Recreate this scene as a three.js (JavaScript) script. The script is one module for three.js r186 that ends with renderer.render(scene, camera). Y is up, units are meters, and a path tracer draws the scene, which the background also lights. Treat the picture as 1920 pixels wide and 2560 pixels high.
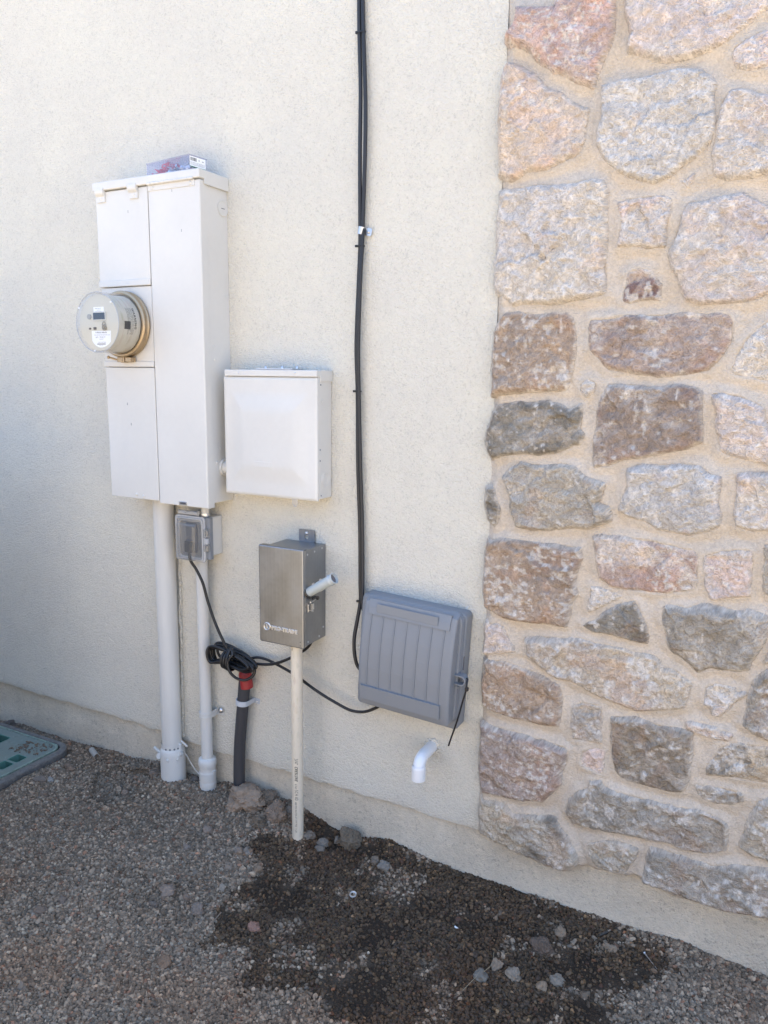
import * as THREE from 'three';
import { RoundedBoxGeometry } from 'three/addons/geometries/RoundedBoxGeometry.js';
import { TextGeometry } from 'three/addons/geometries/TextGeometry.js';
import { FontLoader } from 'three/addons/loaders/FontLoader.js';
import { mergeGeometries, mergeVertices, toCreasedNormals } from 'three/addons/utils/BufferGeometryUtils.js';

// ---------------------------------------------------------------- camera, sky, sun, exposure
const scene = new THREE.Scene();
const camera = new THREE.PerspectiveCamera(67.32, 768 / 1024, 0.05, 400);
camera.position.set(0.54, 1.173, 1.52);
camera.up.set(-0.0908, 0.985, -0.147);
camera.lookAt(0.54 - 0.45547, 1.173 - 0.17232, 1.52 - 0.87341);

const SUN = new THREE.Vector3(-0.10, 0.90, -0.278).normalize();   // high, behind the house: the wall in view is in open shade
// clear dry-air sky: even blue overhead, paler towards the horizon, the same all round
const skyData = new Float32Array(64 * 64 * 4);
for (let j = 0; j < 64; j++) for (let i = 0; i < 64; i++) {
  const up = Math.max(0, Math.sin(((j + 0.5) / 64 - 0.5) * Math.PI)), t = Math.pow(1 - up, 2.5), k = (j * 64 + i) * 4;
  const zen = [0.13, 0.193, 0.325], hor = [0.17, 0.248, 0.385];
  for (let c = 0; c < 3; c++) skyData[k + c] = zen[c] + (hor[c] - zen[c]) * t;
  skyData[k + 3] = 1;
}
const skyTex = new THREE.DataTexture(skyData, 64, 64, THREE.RGBAFormat, THREE.FloatType);
skyTex.mapping = THREE.EquirectangularReflectionMapping; skyTex.magFilter = THREE.LinearFilter; skyTex.wrapS = THREE.RepeatWrapping; skyTex.needsUpdate = true;
scene.background = skyTex; scene.environment = skyTex;
const sun = new THREE.DirectionalLight(new THREE.Color(1.0, 0.95, 0.85), 5);
sun.position.copy(SUN).multiplyScalar(20); sun.castShadow = true;
sun.shadow.mapSize.set(2048, 2048);
Object.assign(sun.shadow.camera, { left: -9, right: 9, top: 9, bottom: -9, near: 1, far: 60 });
scene.add(sun);

const renderer = new THREE.WebGLRenderer({ antialias: true });
renderer.setSize(768, 1024);
renderer.toneMapping = THREE.LinearToneMapping;
renderer.toneMappingExposure = 5.8;
renderer.shadowMap.enabled = true;

// ---------------------------------------------------------------- helpers
function mulberry(a) { return () => { a |= 0; a = a + 0x6D2B79F5 | 0; let t = Math.imul(a ^ a >>> 15, 1 | a); t = t + Math.imul(t ^ t >>> 7, 61 | t) ^ t; return ((t ^ t >>> 14) >>> 0) / 4294967296; }; }
const rnd = mulberry(20240611);
const rr = (a, b) => a + (b - a) * rnd();
const clamp = (v, a = 0, b = 1) => v < a ? a : v > b ? b : v;
const sstep = (a, b, v) => { const t = clamp((v - a) / (b - a)); return t * t * (3 - 2 * t); };
const lerp = (a, b, t) => a + (b - a) * t;
function hash3(x, y, z) { let h = Math.imul(x, 374761393) ^ Math.imul(y, 668265263) ^ Math.imul(z, 2147483647 ^ 0x5bd1e995); h = Math.imul(h ^ (h >>> 13), 1274126177); h ^= h >>> 16; return (h >>> 0) / 4294967296; }
function vn(x, y, z = 0) {                                          // value noise 0..1
  const xi = Math.floor(x), yi = Math.floor(y), zi = Math.floor(z); let u = x - xi, v = y - yi, w = z - zi;
  u = u * u * (3 - 2 * u); v = v * v * (3 - 2 * v); w = w * w * (3 - 2 * w);
  const a = lerp(lerp(hash3(xi, yi, zi), hash3(xi + 1, yi, zi), u), lerp(hash3(xi, yi + 1, zi), hash3(xi + 1, yi + 1, zi), u), v);
  if (w === 0) return a;
  const b = lerp(lerp(hash3(xi, yi, zi + 1), hash3(xi + 1, yi, zi + 1), u), lerp(hash3(xi, yi + 1, zi + 1), hash3(xi + 1, yi + 1, zi + 1), u), v);
  return lerp(a, b, w);
}
function fbm(x, y, z = 0, o = 4) { let s = 0, a = 0.5, n = 0; for (let i = 0; i < o; i++) { s += a * vn(x, y, z + i * 7); n += a; a *= 0.5; x = x * 2.03 + 17.1; y = y * 2.03 + 5.3; } return s / n; }
const interp = (t, x) => { if (x <= t[0][0]) return t[0][1]; for (let i = 1; i < t.length; i++) if (x <= t[i][0]) return lerp(t[i - 1][1], t[i][1], (x - t[i - 1][0]) / (t[i][0] - t[i - 1][0] + 1e-9)); return t[t.length - 1][1]; };
function polyDist(poly, x, y) {                                     // signed distance, positive inside
  let d = 1e9, inside = false;
  for (let i = 0, j = poly.length - 1; i < poly.length; j = i++) {
    const [ax, ay] = poly[j], [bx, by] = poly[i], ex = bx - ax, ey = by - ay, px = x - ax, py = y - ay;
    const t = clamp((px * ex + py * ey) / (ex * ex + ey * ey + 1e-12)), qx = px - ex * t, qy = py - ey * t, q = qx * qx + qy * qy;
    if (q < d) d = q;
    if ((by > y) !== (ay > y) && x < (ax - bx) * (y - by) / (ay - by) + bx) inside = !inside;
  }
  d = Math.sqrt(d); return inside ? d : -d;
}
const taken = new Map();
function numbered(n) { const k = taken.get(n) || 0; taken.set(n, k + 1); return k ? n + '_' + String(k).padStart(3, '0') : n; }
function thing(name, label, category, [x, y, z] = [0, 0, 0], group) {
  const o = new THREE.Group(); o.name = numbered(name); o.position.set(x, y, z); scene.add(o);
  o.userData = { label, category }; if (group) o.userData.group = group; return o;
}
function part(name, geo, m, parent, label) {
  if (Array.isArray(geo)) geo = merge(geo);
  const o = new THREE.Mesh(geo, m); o.name = name; o.castShadow = o.receiveShadow = true; parent.add(o);
  if (label) o.userData.label = label; return o;
}
function solo(name, geo, m, label, category, pos, group) {          // a thing that is one mesh
  if (Array.isArray(geo)) geo = merge(geo);
  const o = new THREE.Mesh(geo, m); o.name = numbered(name); o.castShadow = o.receiveShadow = true; scene.add(o);
  if (pos) o.position.set(...pos);
  o.userData = { label, category }; if (group) o.userData.group = group; return o;
}
function merge(list) {
  return mergeGeometries(list.map(g => { let q = g.index ? g.toNonIndexed() : g; for (const k of Object.keys(q.attributes)) if (!['position', 'normal', 'uv'].includes(k)) q.deleteAttribute(k); if (!q.attributes.uv) q.setAttribute('uv', new THREE.BufferAttribute(new Float32Array(q.attributes.position.count * 2), 2)); return q; }));
}
function metreUV(geo) {                                             // uv in metres, by the way each face points
  const g = geo.index ? geo.toNonIndexed() : geo; const p = g.attributes.position, uv = new Float32Array(p.count * 2);
  const a = new THREE.Vector3(), b = new THREE.Vector3(), c = new THREE.Vector3();
  for (let i = 0; i < p.count; i += 3) {
    a.fromBufferAttribute(p, i); b.fromBufferAttribute(p, i + 1); c.fromBufferAttribute(p, i + 2);
    const n = b.clone().sub(a).cross(c.clone().sub(a)), ax = Math.abs(n.x), ay = Math.abs(n.y), az = Math.abs(n.z);
    [a, b, c].forEach((v, k) => { let s, t; if (az >= ax && az >= ay) { s = v.x; t = v.y; } else if (ax >= ay) { s = v.z; t = v.y; } else { s = v.x; t = v.z; } uv[(i + k) * 2] = s; uv[(i + k) * 2 + 1] = t; });
  }
  g.setAttribute('uv', new THREE.BufferAttribute(uv, 2)); return g;
}
const rbox = (x0, x1, y0, y1, z0, z1, r = 0.003, seg = 2) => { const w = x1 - x0, h = y1 - y0, d = z1 - z0; const g = new RoundedBoxGeometry(w, h, d, seg, Math.min(r, w / 2.01, h / 2.01, d / 2.01)); g.translate((x0 + x1) / 2, (y0 + y1) / 2, (z0 + z1) / 2); return g; };
const cyl = (r0, r1, h, seg = 32, open = false) => new THREE.CylinderGeometry(r0, r1, h, seg, 1, open);
const tube = (pts, r, n = 60, rs = 10, closed = false) => new THREE.TubeGeometry(new THREE.CatmullRomCurve3(pts.map(p => new THREE.Vector3(...p)), closed, 'centripetal'), n, r, rs, closed);
function capTube(pts, r, n, rs) { const v = pts.map(p => new THREE.Vector3(...p)); const e = new THREE.SphereGeometry(r, rs || 10, 8); return [tube(pts, r, n, rs), e.clone().translate(...pts[0]), e.clone().translate(...pts[pts.length - 1])]; }
const lathe = (prof, seg = 40) => new THREE.LatheGeometry(prof.map(([r, y]) => new THREE.Vector2(r, y)), seg);
function screwHead(r, h = 0.0015) { return lathe([[0, h * 1.4], [r * 0.55, h * 1.3], [r * 0.9, h * 0.7], [r, 0], [r, -0.002]], 16).rotateX(Math.PI / 2); } // faces +z
function roundRect(w, h, r, x = 0, y = 0) { const s = new THREE.Shape(); const a = x - w / 2, b = y - h / 2; s.moveTo(a + r, b); s.lineTo(a + w - r, b); s.absarc(a + w - r, b + r, r, -Math.PI / 2, 0); s.lineTo(a + w, b + h - r); s.absarc(a + w - r, b + h - r, r, 0, Math.PI / 2); s.lineTo(a + r, b + h); s.absarc(a + r, b + h - r, r, Math.PI / 2, Math.PI); s.lineTo(a, b + r); s.absarc(a + r, b + r, r, Math.PI, 1.5 * Math.PI); return s; }
const extrude = (shape, depth, bevel = 0, o = {}) => new THREE.ExtrudeGeometry(shape, { depth: depth - 2 * bevel, bevelEnabled: bevel > 0, bevelThickness: bevel, bevelSize: bevel, bevelOffset: -bevel, bevelSegments: 2, curveSegments: 10, ...o }).translate(0, 0, bevel);

// ---------------------------------------------------------------- textures
function dataTex(n, fn, srgb, repeatMetres) {
  const d = new Uint8Array(n * n * 4);
  for (let j = 0; j < n; j++) for (let i = 0; i < n; i++) { const c = fn(i, j); const k = (j * n + i) * 4; d[k] = clamp(c[0]) * 255; d[k + 1] = clamp(c[1]) * 255; d[k + 2] = clamp(c[2]) * 255; d[k + 3] = 255; }
  const t = new THREE.DataTexture(d, n, n); t.wrapS = t.wrapT = THREE.RepeatWrapping; t.magFilter = THREE.LinearFilter; t.minFilter = THREE.LinearMipmapLinearFilter; t.generateMipmaps = true;
  if (srgb) t.colorSpace = THREE.SRGBColorSpace; if (repeatMetres) t.repeat.set(1 / repeatMetres, 1 / repeatMetres); t.needsUpdate = true; return t;
}
function tileNoise(n, cells, seed) {                                 // one octave of tiling value noise on an n x n grid
  const g = new Float32Array(cells * cells), r = mulberry(seed); for (let i = 0; i < g.length; i++) g[i] = r();
  const out = new Float32Array(n * n);
  for (let j = 0; j < n; j++) { const y = j / n * cells, yi = Math.floor(y); let v = y - yi; v = v * v * (3 - 2 * v); const y0 = (yi % cells) * cells, y1 = ((yi + 1) % cells) * cells;
    for (let i = 0; i < n; i++) { const x = i / n * cells, xi = Math.floor(x); let u = x - xi; u = u * u * (3 - 2 * u); const a = xi % cells, b = (xi + 1) % cells;
      out[j * n + i] = lerp(lerp(g[y0 + a], g[y0 + b], u), lerp(g[y1 + a], g[y1 + b], u), v); } }
  return out;
}
function layered(n, list, seed) { const out = new Float32Array(n * n); let s = 0; list.forEach(([c, a], k) => { const t = tileNoise(n, c, seed + k * 31); for (let i = 0; i < out.length; i++) out[i] += t[i] * a; s += a; }); for (let i = 0; i < out.length; i++) out[i] /= s; return out; }
const sandN = 1024;
const sandA = layered(sandN, [[16, 0.15], [90, 0.3], [230, 0.9], [480, 0.6]], 11);
const sandTex = dataTex(sandN, (i, j) => { const v = sstep(0.28, 0.68, sandA[j * sandN + i]); return [v, v, v]; }, false, 0.55);
const sandB = layered(1024, [[5, 1], [13, 0.6], [60, 0.25]], 77);
const stuccoMap = dataTex(1024, (i, j) => { const k = j * 1024 + i; const m = (sandB[k] - 0.5) * 0.035, s = (sandA[k] < 0.30 ? -0.05 : 0) + (sandA[k] - 0.5) * 0.06; const v = 0.955 + m + s; return [v, v - 0.002, v - 0.004 - m * 0.3]; }, true, 0.62);
const grainC = layered(1024, [[8, 0.6], [40, 0.5], [150, 0.8], [400, 0.5]], 301);
const mortarMap = dataTex(1024, (i, j) => { const k = j * 1024 + i; const v = 0.93 + (grainC[k] - 0.5) * 0.16 + (sandA[k] - 0.5) * 0.12; return [v, v * 0.985, v * 0.965]; }, true, 0.5);
const stoneFine = layered(1024, [[30, 0.5], [80, 0.8], [190, 0.9], [420, 0.6]], 901);
const stoneMap = dataTex(1024, (i, j) => { const k = j * 1024 + i; const v = 0.92 + (stoneFine[k] - 0.5) * 0.42; return [v, v * 0.99, v * 0.985]; }, true, 0.4);
const stoneBump = dataTex(1024, (i, j) => { const v = sstep(0.2, 0.8, stoneFine[j * 1024 + i]); return [v, v, v]; }, false, 0.4);
const dirtA = layered(1024, [[20, 0.5], [70, 0.7], [170, 1], [380, 0.8]], 431);
const dirtMap = dataTex(1024, (i, j) => { const v = 0.87 + (dirtA[j * 1024 + i] - 0.5) * 0.5; return [v, v * 0.98, v * 0.95]; }, true, 0.5);
const dirtBump = dataTex(1024, (i, j) => { const v = dirtA[j * 1024 + i]; return [v, v, v]; }, false, 0.5);
const paintA = layered(512, [[3, 1], [9, 0.7], [60, 0.25], [200, 0.15]], 555);
const paintMap = dataTex(512, (i, j) => { const v = 0.965 + (paintA[j * 512 + i] - 0.5) * 0.07; return [v, v * 0.998, v * 0.99]; }, true, 0.6);
const paintBump = dataTex(512, (i, j) => { const v = paintA[j * 512 + i]; return [v, v, v]; }, false, 0.6);
const brushA = (() => { const n = 512, o = new Float32Array(n * n), r = mulberry(66), col = Float32Array.from({ length: n }, () => r()), c2 = tileNoise(n, 7, 5), c3 = tileNoise(n, 40, 8); for (let j = 0; j < n; j++) for (let i = 0; i < n; i++) o[j * n + i] = 0.35 * col[(i + Math.floor(c2[j * n + i] * 3)) % n] + 0.45 * c2[j * n + i] + 0.2 * c3[j * n + i]; return o; })();
const brushRough = dataTex(512, (i, j) => { const v = 0.62 + 0.5 * (brushA[j * 512 + i] - 0.5); return [v, v, v]; }, false, 0.25);
const brushMap = dataTex(512, (i, j) => { const v = 0.9 + 0.16 * (brushA[j * 512 + i] - 0.5); return [v, v, v]; }, true, 0.25);
const concreteA = layered(1024, [[6, 0.8], [20, 0.6], [110, 0.5], [330, 0.5]], 808);
const concreteMap = dataTex(1024, (i, j) => { const k = j * 1024 + i; let v = 0.9 + (concreteA[k] - 0.5) * 0.22; if (sandA[k] > 0.69) v -= 0.1; const w = 0.02 * (sandB[k] - 0.5); return [v + w, v * 0.985, v * 0.955 - w]; }, true, 0.9);
function canvasTex(w, h, draw) { const c = document.createElement('canvas'); c.width = w; c.height = h; draw(c.getContext('2d'), w, h); const t = new THREE.CanvasTexture(c); t.colorSpace = THREE.SRGBColorSpace; t.magFilter = THREE.LinearFilter; return t; }

// ---------------------------------------------------------------- materials (linear base colours)
const lin = (r, g, b) => new THREE.Color().setRGB(r, g, b);
const std = (c, o = {}) => new THREE.MeshStandardMaterial({ color: c, roughness: 0.6, ...o });
const phy = (c, o = {}) => new THREE.MeshPhysicalMaterial({ color: c, roughness: 0.4, ...o });
const M = {
  stucco: std(lin(0.755, 0.72, 0.625), { roughness: 0.95, map: stuccoMap, bumpMap: sandTex, bumpScale: 0.0014 }),
  foundation: std(lin(0.77, 0.71, 0.61), { roughness: 0.9, map: concreteMap, bumpMap: sandTex, bumpScale: 0.0009 }),
  mortar: std(lin(0.665, 0.60, 0.52), { roughness: 0.95, map: mortarMap, bumpMap: sandTex, bumpScale: 0.0011 }),
  stone: std(lin(1, 1, 1), { roughness: 0.88, vertexColors: true, map: stoneMap, bumpMap: stoneBump, bumpScale: 0.0028 }),
  ground: std(lin(1, 1, 1), { roughness: 0.97, vertexColors: true, map: dirtMap, bumpMap: dirtBump, bumpScale: 0.005 }),
  gravel: std(lin(1, 1, 1), { roughness: 0.85 }),
  wetGravel: std(lin(1, 1, 1), { roughness: 0.55 }),
  rock: std(lin(1, 1, 1), { roughness: 0.92, vertexColors: true, bumpMap: dirtBump, bumpScale: 0.003 }),
  panel: phy(lin(0.72, 0.705, 0.67), { roughness: 0.42, map: paintMap, bumpMap: paintBump, bumpScale: 0.0006, clearcoat: 0.15, clearcoatRoughness: 0.4 }),
  pipePaint: std(lin(0.70, 0.69, 0.66), { roughness: 0.55, map: paintMap, bumpMap: paintBump, bumpScale: 0.0008 }),
  seam: std(lin(0.10, 0.10, 0.11), { roughness: 0.8 }),
  letter: std(lin(0.74, 0.74, 0.74), { roughness: 0.34, metalness: 1 }),
  steel: std(lin(0.41, 0.425, 0.445), { roughness: 0.66, metalness: 1, roughnessMap: brushRough, map: brushMap }),
  zinc: std(lin(0.62, 0.63, 0.65), { roughness: 0.3, metalness: 1 }),
  darkMetal: std(lin(0.12, 0.11, 0.10), { roughness: 0.45, metalness: 0.8 }),
  brass: std(lin(0.50, 0.385, 0.25), { roughness: 0.42, metalness: 0.85, bumpMap: paintBump, bumpScale: 0.0006 }),
  cord: std(lin(0.013, 0.013, 0.014), { roughness: 0.42 }),
  cable: std(lin(0.02, 0.021, 0.024), { roughness: 0.45 }),
  tie: std(lin(0.012, 0.012, 0.013), { roughness: 0.35 }),
  grey: std(lin(0.215, 0.23, 0.25), { roughness: 0.52, bumpMap: paintBump, bumpScale: 0.0003 }),
  greyDark: std(lin(0.16, 0.175, 0.2), { roughness: 0.55 }),
  duct: std(lin(0.045, 0.045, 0.05), { roughness: 0.6, bumpMap: paintBump, bumpScale: 0.0006 }),
  red: std(lin(0.30, 0.022, 0.025), { roughness: 0.45 }),
  redAnchor: std(lin(0.62, 0.05, 0.07), { roughness: 0.4 }),
  strap: std(lin(0.50, 0.53, 0.57), { roughness: 0.5 }),
  pvcWhite: std(lin(0.80, 0.81, 0.82), { roughness: 0.3 }),
  clear: phy(lin(0.93, 0.94, 0.96), { roughness: 0.08, transmission: 1, thickness: 0, ior: 1.5 }),
  smoky: phy(lin(0.84, 0.83, 0.81), { roughness: 0.06, transmission: 0.9, thickness: 0, ior: 1.5 }),
  smokyDense: phy(lin(0.62, 0.625, 0.63), { roughness: 0.2, transmission: 0.3, thickness: 0, ior: 1.5 }),
  plate: std(lin(0.60, 0.575, 0.49), { roughness: 0.6 }),
  lcd: phy(lin(0.035, 0.04, 0.04), { roughness: 0.12 }),
  valveGreen: std(lin(0.10, 0.23, 0.19), { roughness: 0.7 }),
  valveRim: std(lin(0.21, 0.205, 0.20), { roughness: 0.75, map: dirtMap }),
  hole: std(lin(0.03, 0.03, 0.03), { roughness: 1 }),
  wood: std(lin(0.2, 0.16, 0.12), { roughness: 0.9 }),
  straw: std(lin(0.32, 0.26, 0.17), { roughness: 0.9 }),
};
const STONES = [
  ['red', 0.25, [22,1852,64,1845,96,1838,99,1874,200,1854,203,1812,202,1782,196,1754,184,1728,177,1709,170,1696,145,1705,138,1712,99,1730,75,1754,54,1770,42,1779,18,1790,6,1803,11,1813,20,1826]],
  ['pink', 0.5, [219,1850,507,1792,503,1778,438,1770,418,1753,396,1736,370,1725,341,1719,310,1715,288,1718,268,1726,252,1737,231,1746,228,1760,235,1770,232,1787,222,1806]],
  ['pink', 0.4, [571,1735,580,1652,506,1669,452,1681,428,1681,410,1692,401,1709,407,1719,425,1730,448,1735,512,1741]],
  ['orange', 0.25, [11,1759,30,1751,44,1742,77,1716,90,1702,117,1689,134,1672,163,1658,163,1630,163,1606,152,1581,126,1574,94,1563,54,1562,25,1551,2,1566,0,1610,-3,1651,-2,1700,-2,1734,3,1751]],
  ['white', 0.6, [189,1692,216,1695,243,1695,269,1696,295,1698,320,1698,354,1694,368,1682,376,1668,376,1638,380,1607,379,1582,369,1567,356,1554,332,1540,313,1528,287,1520,266,1526,241,1535,219,1552,199,1572,187,1594,186,1609,192,1638,192,1664]],
  ['mauve', 0.5, [403,1653,427,1651,456,1640,523,1625,583,1621,597,1486,535,1497,472,1517,446,1514,412,1512,389,1523,384,1551,386,1584,388,1609,391,1633]],
  ['tan', 0.55, [5,1528,34,1533,75,1534,119,1530,154,1532,180,1534,199,1529,210,1513,209,1482,211,1452,212,1406,213,1369,215,1365,218,1331,183,1326,159,1322,129,1318,84,1318,40,1319,22,1330,3,1345,-2,1362,0,1383,1,1409,2,1435,2,1483]],
  ['mauve', 0.5, [232,1489,247,1495,280,1494,309,1495,321,1487,320,1464,316,1441,315,1411,286,1409,258,1415,235,1415,237,1441,238,1462]],
  ['mauve', 0.4, [351,1478,376,1478,406,1485,438,1486,460,1472,477,1462,526,1452,588,1450,587,1316,541,1312,489,1323,474,1314,452,1309,418,1309,383,1310,359,1315,352,1337,341,1359,330,1372,325,1393,337,1433,342,1456]],
  ['tan', 0.2, [339,1515,346,1519,356,1526,355,1518,348,1509,342,1511]],
  ['redwhite', 0.5, [252,1363,261,1369,276,1373,295,1369,299,1355,311,1342,311,1320,298,1324,283,1321,264,1314,250,1316,250,1335,256,1347]],
  ['brown', 0.45, [23,1300,52,1302,95,1296,144,1298,158,1290,166,1256,166,1223,163,1196,157,1169,153,1156,120,1152,73,1149,29,1145,3,1142,3,1188,1,1234,4,1265,12,1283]],
  ['rbrown', 0.35, [192,1285,224,1286,256,1290,288,1288,319,1289,349,1291,391,1290,431,1288,439,1277,439,1244,426,1216,407,1193,378,1188,345,1184,321,1180,295,1187,263,1190,230,1193,216,1210,192,1230,190,1256]],
  ['tan', 0.4, [494,1273,530,1284,595,1285,608,1158,541,1166,502,1175,486,1178,460,1183,440,1185,447,1204,451,1222,460,1243,478,1261]],
  ['tan', 0.3, [178,1160,191,1173,208,1168,206,1153,193,1143,183,1148]],
  ['dark', 0.2, [1,1088,12,1118,30,1125,60,1126,92,1128,121,1133,143,1121,160,1115,182,1126,185,1105,183,1081,190,1068,184,1054,164,1042,137,1030,97,1026,53,1024,8,1014,-4,1034,-9,1048,-4,1066]],
  ['dmauve', 0.42, [234,1164,261,1164,297,1161,334,1159,355,1166,383,1163,397,1154,399,1122,403,1090,405,1065,379,1054,346,1044,305,1033,267,1026,241,1012,214,1007,212,1028,212,1055,214,1079,216,1106,220,1134]],
  ['pink', 0.4, [415,1148,434,1153,460,1147,484,1137,498,1128,503,1110,509,1092,548,1096,609,1096,617,1012,555,1014,515,1030,498,1035,469,1041,448,1046,436,1050,433,1076,424,1098,424,1123,418,1135]],
  ['grey', 0.4, [47,993,69,1007,91,1003,124,1002,152,1009,173,1005,192,988,216,980,237,976,232,950,222,938,246,932,250,906,228,893,187,885,137,877,97,872,63,876,54,902,47,938,34,974]],
  ['dark', 0.35, [-1,947,10,950,19,932,29,910,26,884,17,870,3,886,-4,915,-3,934]],
  ['white', 0.6, [278,1008,307,1017,341,1017,378,1023,406,1020,422,1005,440,1003,443,980,440,960,445,938,446,915,424,903,394,893,366,895,340,898,314,912,287,916,270,929,272,953,280,971,277,991]],
  ['tan', 0.6, [468,1011,491,1016,516,1014,558,989,619,991,626,915,564,914,525,917,497,911,473,918,468,944,469,976]],
  ['brown', 0.6, [6,838,42,846,81,846,119,845,157,843,197,844,200,824,192,801,190,774,195,752,185,736,182,708,178,681,143,681,104,676,65,678,37,680,20,689,3,696,0,736,0,780,3,816]],
  ['tanred', 0.35, [220,872,255,874,290,873,333,874,370,869,409,862,414,840,416,805,411,789,380,781,357,777,323,776,290,773,261,780,238,788,231,817,226,846]],
  ['pink', 0.4, [425,855,452,867,482,874,504,875,505,844,503,817,504,792,474,786,443,779,434,797,432,821,425,838]],
  ['grey', 0.45, [522,887,545,893,612,894,621,804,553,800,535,801,529,810,525,837,527,861]],
  ['tan', 0.5, [223,768,248,769,284,759,263,747,243,733,222,720,223,741]],
  ['dark', 0.35, [308,754,315,744,328,716,335,700,337,672,317,672,289,677,264,680,235,679,213,688,238,702,258,724,281,741]],
  ['greybrown', 0.35, [362,748,381,754,404,750,426,761,457,762,486,756,509,762,534,757,540,737,537,713,528,687,515,656,501,648,476,645,451,644,430,631,416,644,395,659,374,673,369,701,361,722]],
  ['grey', 0.4, [551,763,579,771,621,774,628,702,601,690,564,680,541,670,545,690,552,715]],
  ['pink', 0.35, [9,657,33,663,48,657,59,633,74,607,40,600,5,593,6,628]],
  ['mauvetan', 0.5, [94,635,117,647,140,649,174,653,211,658,248,654,280,651,315,648,342,647,360,641,368,624,384,629,404,620,420,609,419,583,412,557,386,548,357,539,322,534,294,537,261,545,228,554,201,566,164,568,144,576,120,592,100,608]],
  ['brown', 0.5, [8,571,45,582,81,576,117,567,149,561,172,550,178,520,175,487,173,466,142,461,106,461,74,460,45,462,24,465,7,478,4,524]],
  ['greymauve', 0.3, [201,509,219,524,241,525,257,523,261,494,260,451,231,446,204,443,199,472]],
  ['tan', 0.3, [448,603,469,613,495,610,498,600,512,606,491,576,471,550,462,552,458,569,447,570]],
  ['greybrown', 0.35, [548,656,574,668,630,679,644,537,587,527,559,527,538,531,516,544,520,568,520,597,526,630]],
  ['rbrown', 0.4, [5,427,38,426,80,428,120,425,160,422,194,418,194,394,186,363,183,338,165,309,147,285,111,279,82,275,40,272,11,268,5,304,5,376]],
  ['orange', 0.2, [420,525,444,529,470,524,499,520,494,507,471,508,445,511,420,516]],
  ['dbrown', 0.4, [278,506,306,511,334,511,369,510,402,512,429,507,433,482,432,451,431,416,428,410,423,387,395,379,364,380,333,382,304,384,292,397,289,420,282,452]],
  ['pink', 0.4, [225,418,254,433,270,431,270,405,268,381,245,385,226,390]],
  ['darktan', 0.25, [479,493,513,505,543,509,589,502,643,512,647,444,595,437,567,445,537,441,499,438,464,433,460,441,474,469]],
  ['greybrown', 0.25, [247,356,265,363,273,351,306,348,346,348,380,348,415,348,454,352,491,347,504,336,508,310,507,287,477,269,441,266,407,270,365,269,322,264,286,261,245,259,214,262,200,279,204,305,222,329,244,341]],
  ['greybrown', 0.3, [446,401,470,406,495,409,524,409,528,394,510,381,485,378,459,380,448,388]],
  ['grey', 0.35, [552,401,570,410,597,412,649,423,661,296,609,286,580,290,556,291,532,298,537,327,544,359,551,380]],
  ['darktan2', 0.3, [11,248,28,249,62,252,84,234,120,245,152,248,179,260,186,239,197,230,214,205,230,181,227,165,205,143,178,142,145,144,112,149,74,157,45,163,12,170,8,207]],
  ['greytan', 0.3, [247,218,280,233,313,237,346,235,340,209,331,193,328,172,295,173,269,174,253,192]],
  ['greybrown', 0.45, [370,247,394,250,425,248,456,245,489,246,527,256,558,265,610,267,663,278,672,184,619,172,591,169,557,168,519,162,486,162,452,162,421,165,386,167,363,171,366,201,368,226]],
];
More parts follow.
